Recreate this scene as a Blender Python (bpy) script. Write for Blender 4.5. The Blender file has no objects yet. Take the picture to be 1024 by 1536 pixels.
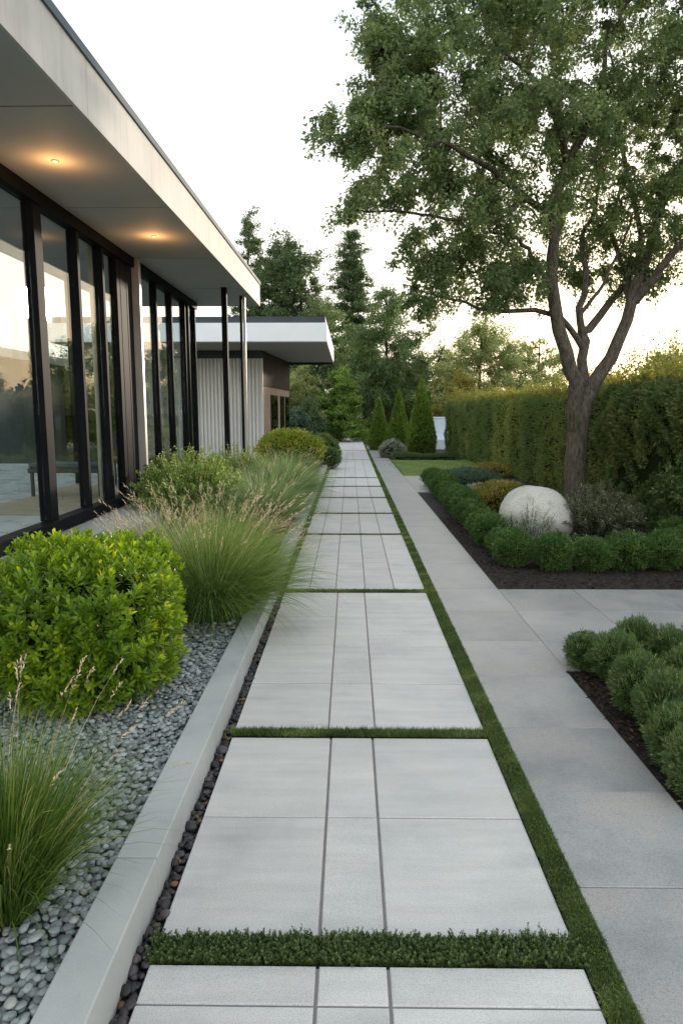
import bpy, math, random
import numpy as np
from math import radians as R, sin, cos, pi
rng = np.random.default_rng(7)
random.seed(7)
S = bpy.context.scene
COL = S.collection

# ------------------------------------------------------------------ camera
H = 1.70
PITCH = math.atan(150/1024); YAW = R(0.72)
cam = bpy.data.cameras.new('camera'); camo = bpy.data.objects.new('camera', cam); COL.objects.link(camo)
cam.sensor_fit = 'VERTICAL'; cam.sensor_height = 36; cam.lens = 24; cam.clip_start = .05; cam.clip_end = 3000
camo.location = (0, 0, H); camo.rotation_euler = (pi/2-PITCH, 0, YAW)
S.camera = camo

def ray(px, py):
    u = (px-512)/1024; v = (768-py)/1024
    x, y, z = u, cos(PITCH)+v*sin(PITCH), -sin(PITCH)+v*cos(PITCH)
    return np.array([x*cos(YAW)-y*sin(YAW), x*sin(YAW)+y*cos(YAW), z])
def G(px, py, z=0.0):          # where a sight line meets the level z
    d = ray(px, py); t = (z-H)/d[2]; return np.array([0, 0, H])+d*t
def D(px, py, Y):              # where it reaches the distance Y
    d = ray(px, py); return np.array([0, 0, H])+d*(Y/d[1])

# ------------------------------------------------------------------ object helpers
def tag(o, label=None, cat=None, group=None, kind=None):
    if label: o['label'] = label
    if cat: o['category'] = cat
    if group: o['group'] = group
    if kind: o['kind'] = kind
    return o
def thing(name, label, cat, loc=(0, 0, 0), group=None):
    o = bpy.data.objects.new(name, None); COL.objects.link(o); o.location = loc
    o.empty_display_size = .2
    return tag(o, label, cat, group)
def mesh_np(name, V, F, mat, parent=None, rnd=None, smooth=False, loc=None):
    """V (n,3); F list of (faces array (m,k), material index)."""
    if not isinstance(F, list): F = [(F, 0)]
    me = bpy.data.meshes.new(name)
    V = np.asarray(V, dtype=np.float64).copy()
    if loc is not None: V -= np.asarray(loc)
    me.vertices.add(len(V)); me.vertices.foreach_set('co', V.astype(np.float32).ravel())
    idx = np.concatenate([f.ravel() for f, _ in F]).astype(np.int32)
    tot = np.concatenate([np.full(len(f), f.shape[1]) for f, _ in F]).astype(np.int32)
    mi = np.concatenate([np.full(len(f), m) for f, m in F]).astype(np.int32)
    st = np.concatenate([[0], np.cumsum(tot)[:-1]]).astype(np.int32)
    me.loops.add(len(idx)); me.loops.foreach_set('vertex_index', idx)
    me.polygons.add(len(tot)); me.polygons.foreach_set('loop_start', st)
    try: me.polygons.foreach_set('loop_total', tot)
    except Exception: pass
    me.polygons.foreach_set('material_index', mi)
    me.polygons.foreach_set('use_smooth', np.full(len(tot), smooth))
    if rnd is not None:
        a = me.attributes.new('rnd', 'FLOAT', 'FACE'); a.data.foreach_set('value', np.asarray(rnd, dtype=np.float32))
    me.update(calc_edges=True)
    for m in (mat if isinstance(mat, (list, tuple)) else [mat]): me.materials.append(m)
    o = bpy.data.objects.new(name, me); COL.objects.link(o)
    if parent is not None: o.parent = parent
    if loc is not None: o.location = loc
    return o

class MB:                       # collects simple solids into one mesh
    def __init__(s): s.v = []; s.f = []; s.n = 0
    def add(s, V, F):
        s.v += [tuple(p) for p in V]; s.f += [tuple(i+s.n for i in f) for f in F]; s.n = len(s.v); return s
    def box(s, x0, x1, y0, y1, z0, z1):
        V = [(x0,y0,z0),(x1,y0,z0),(x1,y1,z0),(x0,y1,z0),(x0,y0,z1),(x1,y0,z1),(x1,y1,z1),(x0,y1,z1)]
        return s.add(V, [(0,3,2,1),(4,5,6,7),(0,1,5,4),(1,2,6,5),(2,3,7,6),(3,0,4,7)])
    def bbox(s, x0, x1, y0, y1, z0, z1, b):   # box whose top edges are chamfered
        V = [(x0,y0,z0),(x1,y0,z0),(x1,y1,z0),(x0,y1,z0),(x0,y0,z1-b),(x1,y0,z1-b),(x1,y1,z1-b),(x0,y1,z1-b),
             (x0+b,y0+b,z1),(x1-b,y0+b,z1),(x1-b,y1-b,z1),(x0+b,y1-b,z1)]
        F = [(0,3,2,1),(8,9,10,11)]
        for i in range(4):
            j = (i+1) % 4; F += [(i,j,4+j,4+i),(4+i,4+j,8+j,8+i)]
        return s.add(V, F)
    def prism(s, poly, z0, z1):               # counter-clockwise outline
        n = len(poly); V = [(p[0],p[1],z0) for p in poly]+[(p[0],p[1],z1) for p in poly]
        return s.add(V, [tuple(range(n-1,-1,-1)), tuple(range(n,2*n))]+[(i,(i+1)%n,n+(i+1)%n,n+i) for i in range(n)])
    def cyl(s, x, y, z0, z1, r, n=16, r1=None):
        r1 = r if r1 is None else r1
        V = [(x+r*cos(2*pi*i/n), y+r*sin(2*pi*i/n), z0) for i in range(n)]+[(x+r1*cos(2*pi*i/n), y+r1*sin(2*pi*i/n), z1) for i in range(n)]
        return s.add(V, [tuple(range(n-1,-1,-1)), tuple(range(n,2*n))]+[(i,(i+1)%n,n+(i+1)%n,n+i) for i in range(n)])
    def build(s, name, mat, parent=None, smooth=False, bevel=0):
        me = bpy.data.meshes.new(name); me.from_pydata(s.v, [], s.f); me.update(); me.materials.append(mat)
        o = bpy.data.objects.new(name, me); COL.objects.link(o)
        if parent is not None: o.parent = parent
        if smooth: me.polygons.foreach_set('use_smooth', [True]*len(me.polygons))
        if bevel:
            m = o.modifiers.new('b', 'BEVEL'); m.width = bevel; m.segments = 2; m.limit_method = 'ANGLE'
        return o

# ------------------------------------------------------------------ materials
def newmat(name):
    m = bpy.data.materials.new(name); m.use_nodes = True
    nt = m.node_tree; b = nt.nodes['Principled BSDF']; return m, nt, b
def N(nt, t, **k):
    n = nt.nodes.new(t)
    for a, v in k.items():
        if a in n.inputs.keys(): n.inputs[a].default_value = v
        else: setattr(n, a, v)
    return n
def ramp(nt, stops):
    r = nt.nodes.new('ShaderNodeValToRGB'); e = r.color_ramp.elements
    while len(e) < len(stops): e.new(.5)
    for i, (p, c) in enumerate(stops): e[i].position = p; e[i].color = (*c, 1)
    return r
def L(nt, a, b): nt.links.new(a, b)
def solid(name, col, rough=.6, metal=0, var=.12, scale=3, bump=.0, bscale=80, spec=.5):
    m, nt, b = newmat(name)
    tc = N(nt, 'ShaderNodeTexCoord'); n = N(nt, 'ShaderNodeTexNoise'); n.inputs['Scale'].default_value = scale; n.inputs['Detail'].default_value = 6
    L(nt, tc.outputs['Object'], n.inputs['Vector'])
    c = np.array(col); r = ramp(nt, [(.3, tuple(c*(1-var))), (.7, tuple(np.minimum(c*(1+var), 1)))])
    L(nt, n.outputs['Fac'], r.inputs['Fac']); L(nt, r.outputs['Color'], b.inputs['Base Color'])
    b.inputs['Roughness'].default_value = rough; b.inputs['Metallic'].default_value = metal
    b.inputs['Specular IOR Level'].default_value = spec
    if bump:
        n2 = N(nt, 'ShaderNodeTexNoise'); n2.inputs['Scale'].default_value = bscale; n2.inputs['Detail'].default_value = 4
        L(nt, tc.outputs['Object'], n2.inputs['Vector'])
        bp = N(nt, 'ShaderNodeBump'); bp.inputs['Strength'].default_value = bump; bp.inputs['Distance'].default_value = .01
        L(nt, n2.outputs['Fac'], bp.inputs['Height']); L(nt, bp.outputs['Normal'], b.inputs['Normal'])
    return m
def leafmat(name, c0, c1, c2=None, trans=.35, rough=.5, spec=.35, gain=1.6):
    c0, c1, c2 = [tuple(min(.8, x*gain) for x in c) if c else None for c in (c0, c1, c2)]; trans = min(.5, trans+.06)
    m, nt, b = newmat(name)
    at = N(nt, 'ShaderNodeAttribute'); at.attribute_name = 'rnd'
    st = [(0, c0), (.75, c1)] + ([(1, c2)] if c2 else [])
    r = ramp(nt, st); L(nt, at.outputs['Fac'], r.inputs['Fac']); L(nt, r.outputs['Color'], b.inputs['Base Color'])
    b.inputs['Roughness'].default_value = rough; b.inputs['Specular IOR Level'].default_value = spec
    t = N(nt, 'ShaderNodeBsdfTranslucent'); g = N(nt, 'ShaderNodeHueSaturation'); g.inputs['Value'].default_value = 1.5; g.inputs['Saturation'].default_value = 1.1
    g.inputs['Hue'].default_value = .49
    L(nt, r.outputs['Color'], g.inputs['Color']); L(nt, g.outputs['Color'], t.inputs['Color'])
    mx = N(nt, 'ShaderNodeMixShader'); mx.inputs[0].default_value = trans
    L(nt, b.outputs[0], mx.inputs[1]); L(nt, t.outputs[0], mx.inputs[2])
    L(nt, mx.outputs[0], nt.nodes['Material Output'].inputs['Surface'])
    return m
def slabmat(name, base, warm, speck=.12, band=True, rough=.62, tint=.05):
    m, nt, b = newmat(name)
    tc = N(nt, 'ShaderNodeTexCoord'); geo = N(nt, 'ShaderNodeNewGeometry')
    # each slab reads its own stretch of the cast pattern
    vm = N(nt, 'ShaderNodeVectorMath'); vm.operation = 'SCALE'; cx = N(nt, 'ShaderNodeCombineXYZ')
    for i in range(3): L(nt, geo.outputs['Random Per Island'], cx.inputs[i])
    L(nt, cx.outputs[0], vm.inputs[0]); vm.inputs['Scale'].default_value = 37
    va = N(nt, 'ShaderNodeVectorMath'); va.operation = 'ADD'; L(nt, tc.outputs['Object'], va.inputs[0]); L(nt, vm.outputs[0], va.inputs[1])
    mp = N(nt, 'ShaderNodeMapping'); mp.inputs['Scale'].default_value = (1.2, 9, 1) if band else (1.5, 1.5, 1)
    L(nt, va.outputs[0], mp.inputs['Vector'])
    n1 = N(nt, 'ShaderNodeTexNoise'); n1.inputs['Scale'].default_value = 1.3; n1.inputs['Detail'].default_value = 5; n1.inputs['Roughness'].default_value = .6
    L(nt, mp.outputs[0], n1.inputs['Vector'])
    n2 = N(nt, 'ShaderNodeTexNoise'); n2.inputs['Scale'].default_value = 2.2; n2.inputs['Detail'].default_value = 8; n2.inputs['Roughness'].default_value = .65
    L(nt, va.outputs[0], n2.inputs['Vector'])
    n3 = N(nt, 'ShaderNodeTexNoise'); n3.inputs['Scale'].default_value = 260; n3.inputs['Detail'].default_value = 2
    L(nt, tc.outputs['Object'], n3.inputs['Vector'])
    c = np.array(base)
    r1 = ramp(nt, [(.3, tuple(c*.9)), (.7, tuple(np.minimum(1, c*1.08)))]); L(nt, n1.outputs['Fac'], r1.inputs['Fac'])
    r2 = ramp(nt, [(.28, (.80, .80, .81) if band else (.68, .70, .72)), (.5, (.96, .96, .96)), (.72, warm)]); L(nt, n2.outputs['Fac'], r2.inputs['Fac'])
    r3 = ramp(nt, [(.3, (1-speck*2.2,)*3), (.48, (1, 1, 1)), (.75, (1+speck*.4,)*3)]); L(nt, n3.outputs['Fac'], r3.inputs['Fac'])
    m1 = N(nt, 'ShaderNodeMix', data_type='RGBA', blend_type='MULTIPLY'); m1.inputs[0].default_value = 1
    L(nt, r1.outputs[0], m1.inputs[6]); L(nt, r2.outputs[0], m1.inputs[7])
    m2 = N(nt, 'ShaderNodeMix', data_type='RGBA', blend_type='MULTIPLY'); m2.inputs[0].default_value = 1
    L(nt, m1.outputs[2], m2.inputs[6]); L(nt, r3.outputs[0], m2.inputs[7])
    mr = N(nt, 'ShaderNodeMapRange'); mr.inputs[3].default_value = 1-tint; mr.inputs[4].default_value = 1+tint
    L(nt, geo.outputs['Random Per Island'], mr.inputs[0])
    hs = N(nt, 'ShaderNodeHueSaturation'); L(nt, mr.outputs[0], hs.inputs['Value']); L(nt, m2.outputs[2], hs.inputs['Color'])
    L(nt, hs.outputs[0], b.inputs['Base Color']); b.inputs['Roughness'].default_value = rough; b.inputs['Specular IOR Level'].default_value = .4
    rr = N(nt, 'ShaderNodeMapRange'); rr.inputs[3].default_value = rough-.15; rr.inputs[4].default_value = rough+.15; L(nt, n2.outputs['Fac'], rr.inputs[0]); L(nt, rr.outputs[0], b.inputs['Roughness'])
    bp = N(nt, 'ShaderNodeBump'); bp.inputs['Strength'].default_value = .12; bp.inputs['Distance'].default_value = .004
    L(nt, n3.outputs['Fac'], bp.inputs['Height']); L(nt, bp.outputs[0], b.inputs['Normal'])
    return m
def stonemat(name, stops, rough=.6, spec=.4, nscale=30, bump=.3):
    m, nt, b = newmat(name)
    geo = N(nt, 'ShaderNodeNewGeometry'); r = ramp(nt, stops); L(nt, geo.outputs['Random Per Island'], r.inputs['Fac'])
    tc = N(nt, 'ShaderNodeTexCoord'); n = N(nt, 'ShaderNodeTexNoise'); n.inputs['Scale'].default_value = nscale; n.inputs['Detail'].default_value = 5
    L(nt, tc.outputs['Object'], n.inputs['Vector'])
    r2 = ramp(nt, [(.3, (.75, .75, .75)), (.7, (1.15, 1.15, 1.15))]); L(nt, n.outputs['Fac'], r2.inputs['Fac'])
    mx = N(nt, 'ShaderNodeMix', data_type='RGBA', blend_type='MULTIPLY'); mx.inputs[0].default_value = 1
    L(nt, r.outputs[0], mx.inputs[6]); L(nt, r2.outputs[0], mx.inputs[7]); L(nt, mx.outputs[2], b.inputs['Base Color'])
    b.inputs['Roughness'].default_value = rough; b.inputs['Specular IOR Level'].default_value = spec
    bp = N(nt, 'ShaderNodeBump'); bp.inputs['Strength'].default_value = bump; bp.inputs['Distance'].default_value = .004
    L(nt, n.outputs['Fac'], bp.inputs['Height']); L(nt, bp.outputs[0], b.inputs['Normal'])
    return m

M = {}
M['slab'] = slabmat('pale_concrete_slab', (.575, .553, .515), (1.04, 1.03, 1.0), speck=.17)
M['side'] = slabmat('grey_concrete_slab', (.325, .318, .303), (1.14, 1.09, 1.0), speck=.20, band=False, tint=.07, rough=.42)
M['kerb'] = slabmat('kerb_concrete', (.43, .44, .42), (1.06, 1.05, 1.0), speck=.05, band=False, rough=.55)
M['soil'] = solid('soil', (.022, .016, .012), .95, var=.4, scale=20, bump=.6, bscale=60)
M['ground'] = solid('meadow_ground', (.05, .06, .025), .95, var=.35, scale=.4, bump=.4, bscale=12)
M['gravelbase'] = solid('gravel_base', (.13, .14, .135), .9, var=.4, scale=40, bump=.5, bscale=90)
M['pebble'] = stonemat('grey_pebble', [(0, (.13, .145, .14)), (.35, (.25, .275, .265)), (.75, (.33, .36, .345)), (.95, (.42, .44, .42)), (1, (.38, .34, .29))], .55)
M['darkstone'] = stonemat('dark_stone', [(0, (.012, .011, .012)), (.6, (.035, .03, .032)), (.93, (.08, .065, .065)), (1, (.16, .07, .02))], .5)
M['mulch'] = stonemat('bark_mulch', [(0, (.012, .008, .006)), (.7, (.04, .024, .016)), (.985, (.08, .045, .03)), (1, (.25, .10, .04))], .85, .2)
M['fascia'] = solid('fascia_render', (.60, .57, .52), .7, var=.10, scale=1.6, bump=.05)
def streaks(m, amt):
    nt = m.node_tree; b = nt.nodes['Principled BSDF']; l = b.inputs['Base Color'].links[0]; src = l.from_socket
    tc = N(nt, 'ShaderNodeTexCoord'); mp = N(nt, 'ShaderNodeMapping'); mp.inputs['Scale'].default_value = (4, 4, .25); L(nt, tc.outputs['Object'], mp.inputs[0])
    n = N(nt, 'ShaderNodeTexNoise'); n.inputs['Scale'].default_value = 3; n.inputs['Detail'].default_value = 7; n.inputs['Roughness'].default_value = .7; L(nt, mp.outputs[0], n.inputs['Vector'])
    r = ramp(nt, [(.3, (1-amt,)*3), (.55, (1, 1, 1))]); L(nt, n.outputs['Fac'], r.inputs['Fac'])
    mx = N(nt, 'ShaderNodeMix', data_type='RGBA', blend_type='MULTIPLY'); mx.inputs[0].default_value = 1
    L(nt, src, mx.inputs[6]); L(nt, r.outputs[0], mx.inputs[7]); L(nt, mx.outputs[2], b.inputs['Base Color'])
streaks(M['fascia'], .16)
M['soffit'] = solid('soffit_render', (.50, .485, .455), .75, var=.05, scale=1.2)
M['coping'] = solid('coping_metal', (.13, .16, .18), .7, metal=0, var=.1, spec=.2)
M['frame'] = solid('black_frame', (.011, .012, .013), .55, metal=.0, var=.2, spec=.03)
M['steel'] = solid('brushed_steel_post', (.50, .47, .43), .45, metal=.6, var=.1)
M['floor'] = slabmat('interior_floor', (.40, .42, .43), (1.03, 1.02, 1.0), speck=.03, band=False, rough=.28)
M['rug'] = solid('woven_rug', (.42, .34, .25), .95, var=.15, scale=8, bump=.3, bscale=200)
M['bench'] = solid('dark_wood', (.035, .03, .03), .4, var=.3, scale=14)
M['cushion'] = solid('blue_grey_fabric', (.07, .10, .14), .9, var=.1)
M['white'] = solid('white_render', (.78, .79, .80), .6, var=.03, scale=2)
M['slate'] = solid('slate_parapet', (.055, .062, .075), .65, var=.15, spec=.25)
M['ribbed'] = solid('ribbed_cladding', (.60, .59, .56), .55, var=.06, scale=1.5)
M['brown'] = solid('brown_panel', (.055, .042, .034), .8, var=.15, scale=2, spec=.1)
M['tan'] = solid('tan_boards', (.34, .25, .19), .85, var=.14, scale=5, spec=.15)
M['stonewall'] = solid('stone_block', (.34, .30, .26), .85, var=.3, scale=3, bump=.4, bscale=20)
M['annex'] = solid('annex_render', (.10, .115, .13), .6, var=.1)
M['gardenwall'] = solid('pale_garden_wall', (.58, .64, .70), .7, var=.06)
M['lawn'] = solid('lawn_turf', (.12, .17, .05), .9, var=.2, scale=6, bump=.5, bscale=200)
M['moss'] = solid('moss_base', (.02, .035, .010), .95, var=.3, scale=30)
M['boulder'] = solid('granite_boulder', (.50, .49, .455), .8, var=.12, scale=5)
# boulder: speckle and lichen
def boulder_mat():
    m, nt, b = newmat('granite_boulder')
    tc = N(nt, 'ShaderNodeTexCoord')
    n1 = N(nt, 'ShaderNodeTexNoise'); n1.inputs['Scale'].default_value = 70; n1.inputs['Detail'].default_value = 3
    n2 = N(nt, 'ShaderNodeTexNoise'); n2.inputs['Scale'].default_value = 5; n2.inputs['Detail'].default_value = 9; n2.inputs['Roughness'].default_value = .7
    for n in (n1, n2): L(nt, tc.outputs['Object'], n.inputs['Vector'])
    r1 = ramp(nt, [(.32, (.36, .345, .31)), (.5, (.52, .50, .455)), (.7, (.60, .575, .52))]); L(nt, n1.outputs['Fac'], r1.inputs['Fac'])
    r2 = ramp(nt, [(.34, (.62, .63, .55)), (.44, (.88, .88, .82)), (.52, (1, 1, .97)), (.6, (.9, .87, .81)), (.68, (1, .98, .94))]); L(nt, n2.outputs['Fac'], r2.inputs['Fac'])
    mx = N(nt, 'ShaderNodeMix', data_type='RGBA', blend_type='MULTIPLY'); mx.inputs[0].default_value = 1
    L(nt, r1.outputs[0], mx.inputs[6]); L(nt, r2.outputs[0], mx.inputs[7]); L(nt, mx.outputs[2], b.inputs['Base Color'])
    b.inputs['Roughness'].default_value = .85
    bp = N(nt, 'ShaderNodeBump'); bp.inputs['Strength'].default_value = .5; bp.inputs['Distance'].default_value = .01
    L(nt, n2.outputs['Fac'], bp.inputs['Height']); L(nt, bp.outputs[0], b.inputs['Normal'])
    return m
M['boulder'] = boulder_mat()
def bark_mat(name, c0, c1, sc=9):
    m, nt, b = newmat(name)
    tc = N(nt, 'ShaderNodeTexCoord'); mp = N(nt, 'ShaderNodeMapping'); mp.inputs['Scale'].default_value = (1, 1, .3)
    L(nt, tc.outputs['Object'], mp.inputs[0]); n = N(nt, 'ShaderNodeTexNoise'); n.inputs['Scale'].default_value = sc*3; n.inputs['Detail'].default_value = 8; n.inputs['Roughness'].default_value = .7
    L(nt, mp.outputs[0], n.inputs['Vector']); r = ramp(nt, [(.35, c0), (.68, c1)]); L(nt, n.outputs['Fac'], r.inputs['Fac']); L(nt, r.outputs[0], b.inputs['Base Color'])
    b.inputs['Roughness'].default_value = .9; b.inputs['Specular IOR Level'].default_value = .2
    bp = N(nt, 'ShaderNodeBump'); bp.inputs['Strength'].default_value = .9; bp.inputs['Distance'].default_value = .03
    L(nt, n.outputs['Fac'], bp.inputs['Height']); L(nt, bp.outputs[0], b.inputs['Normal'])
    return m
M['bark'] = bark_mat('bark', (.045, .037, .028), (.175, .145, .11))
M['barkd'] = bark_mat('dark_bark', (.02, .016, .012), (.07, .05, .04))
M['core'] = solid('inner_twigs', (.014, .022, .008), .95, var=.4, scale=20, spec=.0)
M['lf_tree'] = leafmat('tree_leaf', (.042, .066, .026), (.092, .122, .050), (.19, .21, .075), .44, gain=2.0)
M['lf_bg1'] = leafmat('backdrop_leaf_dark', (.030, .050, .022), (.065, .092, .036), (.11, .135, .048), .3, gain=1.85)
M['lf_bg2'] = leafmat('backdrop_leaf_mid', (.045, .075, .028), (.095, .135, .05), (.15, .17, .06), .35)
M['lf_bgbright'] = leafmat('fresh_leaf', (.055, .10, .02), (.13, .195, .04), (.23, .29, .07), .38)
M['lf_gold'] = leafmat('golden_leaf', (.10, .12, .03), (.24, .21, .045), (.42, .30, .06), .45, gain=1.05)
M['lf_olive'] = leafmat('olive_leaf', (.09, .12, .045), (.19, .21, .08), (.34, .32, .15), .4)
M['lf_hedge'] = leafmat('hedge_leaf', (.035, .058, .018), (.085, .115, .034), (.17, .18, .05), .32, gain=2.0)
M['lf_hedgetip'] = leafmat('hedge_tip', (.10, .13, .03), (.22, .22, .05), (.40, .33, .08), .45, gain=1.05)
M['lf_dark'] = leafmat('dark_leaf', (.024, .042, .013), (.060, .086, .028), (.13, .14, .04), .3, gain=2.0)
M['lf_thuja'] = leafmat('thuja_leaf', (.045, .08, .014), (.11, .165, .03), (.21, .26, .05), .35)
M['lf_box'] = leafmat('mound_leaf', (.024, .052, .014), (.062, .112, .028), (.16, .22, .06), .3)
M['lf_needle'] = leafmat('needle_leaf', (.030, .056, .018), (.082, .125, .040), (.21, .25, .10), .28)
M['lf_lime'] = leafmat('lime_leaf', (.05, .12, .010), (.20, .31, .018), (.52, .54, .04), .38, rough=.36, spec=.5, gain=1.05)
M['lf_yel'] = leafmat('yellow_leaf', (.10, .15, .03), (.25, .28, .045), (.44, .38, .06), .35, gain=1.25)
M['lf_orange'] = leafmat('amber_leaf', (.10, .12, .04), (.25, .22, .05), (.42, .29, .10), .35, gain=1.25)
M['lf_blue'] = leafmat('blue_green_leaf', (.040, .075, .045), (.075, .12, .075), (.13, .18, .12), .2, gain=1.3)
M['lf_sage'] = leafmat('sage_leaf', (.05, .065, .035), (.12, .135, .07), (.28, .26, .16), .3, gain=1.3)
M['lf_grey'] = leafmat('grey_leaf', (.10, .12, .09), (.20, .22, .17), (.36, .34, .28), .25)
M['lf_airy'] = leafmat('airy_leaf', (.08, .13, .03), (.20, .27, .07), (.42, .46, .22), .42)
M['blade'] = leafmat('grass_blade', (.035, .085, .014), (.11, .18, .035), (.34, .31, .12), .36, gain=1.2)
M['blade2'] = leafmat('feather_blade', (.050, .100, .022), (.145, .21, .055), (.32, .33, .14), .38, gain=1.4)
M['bladeb'] = leafmat('blue_blade', (.075, .13, .055), (.17, .235, .095), (.36, .38, .19), .36, gain=1.4)
M['seed'] = leafmat('seed_head', (.38, .30, .20), (.56, .46, .32), (.66, .56, .42), .4, gain=1.05)
M['seedp'] = leafmat('rusty_seed_head', (.32, .22, .14), (.52, .40, .27), (.66, .55, .40), .35, gain=1.05)
M['turf'] = leafmat('turf_blade', (.028, .048, .012), (.080, .118, .028), (.20, .22, .07), .3, gain=1.6)
M['lawnblade'] = leafmat('lawn_blade', (.07, .11, .025), (.14, .18, .045), (.24, .25, .08), .3, gain=1.8)
M['flower'] = leafmat('white_flower', (.55, .55, .48), (.7, .7, .62), (.8, .8, .74), .3, gain=1.05)

def glass(name, tint=(.88, .91, .90), refl=.65):
    m = bpy.data.materials.new(name); m.use_nodes = True; nt = m.node_tree; nt.nodes.remove(nt.nodes['Principled BSDF'])
    t = N(nt, 'ShaderNodeBsdfTransparent'); t.inputs[0].default_value = (*tint, 1)
    g = N(nt, 'ShaderNodeBsdfGlossy'); g.inputs['Roughness'].default_value = .01; g.inputs[0].default_value = (.95, .97, 1, 1)
    geo = N(nt, 'ShaderNodeNewGeometry'); dt = N(nt, 'ShaderNodeVectorMath', operation='DOT_PRODUCT'); L(nt, geo.outputs['Incoming'], dt.inputs[0]); L(nt, geo.outputs['Normal'], dt.inputs[1])
    ab = N(nt, 'ShaderNodeMath', operation='ABSOLUTE'); L(nt, dt.outputs['Value'], ab.inputs[0]); iv_ = N(nt, 'ShaderNodeMath', operation='SUBTRACT'); iv_.inputs[0].default_value = 1; L(nt, ab.outputs[0], iv_.inputs[1])
    pw = N(nt, 'ShaderNodeMath', operation='POWER'); L(nt, iv_.outputs[0], pw.inputs[0]); pw.inputs[1].default_value = 5
    mu = N(nt, 'ShaderNodeMath', operation='MULTIPLY_ADD'); mu.inputs[1].default_value = .96*refl; mu.inputs[2].default_value = .04*refl; mu.use_clamp = True
    L(nt, pw.outputs[0], mu.inputs[0])
    mx = N(nt, 'ShaderNodeMixShader'); L(nt, mu.outputs[0], mx.inputs[0]); L(nt, t.outputs[0], mx.inputs[1]); L(nt, g.outputs[0], mx.inputs[2])
    L(nt, mx.outputs[0], nt.nodes['Material Output'].inputs['Surface']); return m
M['glass'] = glass('facade_glass'); M['glassdark'] = glass('tinted_glass', (.25, .27, .27))
def emit(name, col, s):
    m, nt, b = newmat(name); b.inputs['Emission Color'].default_value = (*col, 1); b.inputs['Emission Strength'].default_value = s; return m
M['lamp'] = emit('warm_lamp', (1, .55, .22), 1.2)

# ------------------------------------------------------------------ foliage helpers
def unit(v): return v/np.maximum(np.linalg.norm(v, axis=-1, keepdims=True), 1e-9)
def rdir(n): return unit(rng.normal(size=(n, 3)))
def leaves(P, A, Nn, Ln, W, fold=.15, detail=False, droop=0):
    """P base, A axis, Nn rough normal, Ln length, W width -> V, F, faces-per-leaf"""
    n = len(P); A = unit(A); B = unit(np.cross(A, Nn)); C = np.cross(B, A)
    Ln = np.broadcast_to(Ln, (n,))[:, None]; W = np.broadcast_to(W, (n,))[:, None]
    if not detail:
        V = np.stack([P, P+A*Ln*.5-B*W*.5+C*Ln*fold, P+A*Ln, P+A*Ln*.5+B*W*.5+C*Ln*fold], 1).reshape(-1, 3)
        F = np.arange(n*4).reshape(n, 4); return V, F, 1
    t = [(0, 0.0), (.35, .38), (.7, .5), (1, 0)]
    m = [P+A*Ln*a-C*Ln*(droop*a*a) for a, _ in t]
    l1, r1 = m[1]-B*W*.38+C*W*fold, m[1]+B*W*.38+C*W*fold
    l2, r2 = m[2]-B*W*.5+C*W*fold, m[2]+B*W*.5+C*W*fold
    V = np.stack([m[0], l1, m[1], r1, l2, m[2], r2, m[3]], 1).reshape(-1, 3)
    b = (np.arange(n)*8)[:, None]
    q = np.concatenate([b+np.array([[1, 2, 5, 4]]), b+np.array([[2, 3, 6, 5]])], 1).reshape(-1, 4)
    tr = np.concatenate([b+np.array([[0, 2, 1]]), b+np.array([[0, 3, 2]]), b+np.array([[4, 5, 7]]), b+np.array([[5, 6, 7]])], 1).reshape(-1, 3)
    return V, (q, tr), (2, 4)
def leaf_obj(name, mat, parent, P, A, Nn, Ln, W, fold=.15, detail=False, droop=0, core=None, rnd=None, loc=None):
    n = len(P); r = rng.random(n) if rnd is None else rnd
    V, F, k = leaves(P, A, Nn, Ln, W, fold, detail, droop)
    if detail: Fl = [(F[0], 0), (F[1], 0)]; rr = np.concatenate([np.repeat(r, 2), np.repeat(r, 4)])
    else: Fl = [(F, 0)]; rr = r
    mats = [mat]
    if core is not None:
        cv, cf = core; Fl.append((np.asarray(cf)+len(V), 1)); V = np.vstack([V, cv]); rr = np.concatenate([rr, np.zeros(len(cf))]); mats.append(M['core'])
    return mesh_np(name, V, Fl, mats, parent, rr, loc=loc)
def ico(sub=2):
    import bmesh
    bm = bmesh.new(); bmesh.ops.create_icosphere(bm, subdivisions=sub, radius=1)
    V = np.array([v.co[:] for v in bm.verts]); F = np.array([[v.index for v in f.verts] for f in bm.faces]); bm.free(); return V, F
ICO1, ICO2, ICO3 = ico(1), ico(2), ico(3)
def wob(P, s, seed=0):          # cheap smooth noise of position
    r = np.random.default_rng(seed); out = np.zeros(len(P))
    for k in range(5):
        d = r.normal(size=3)*s*(1+.5*k); out += np.sin(P@d+r.random()*6.28)/(1+.4*k)
    return out/2.2

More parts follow.
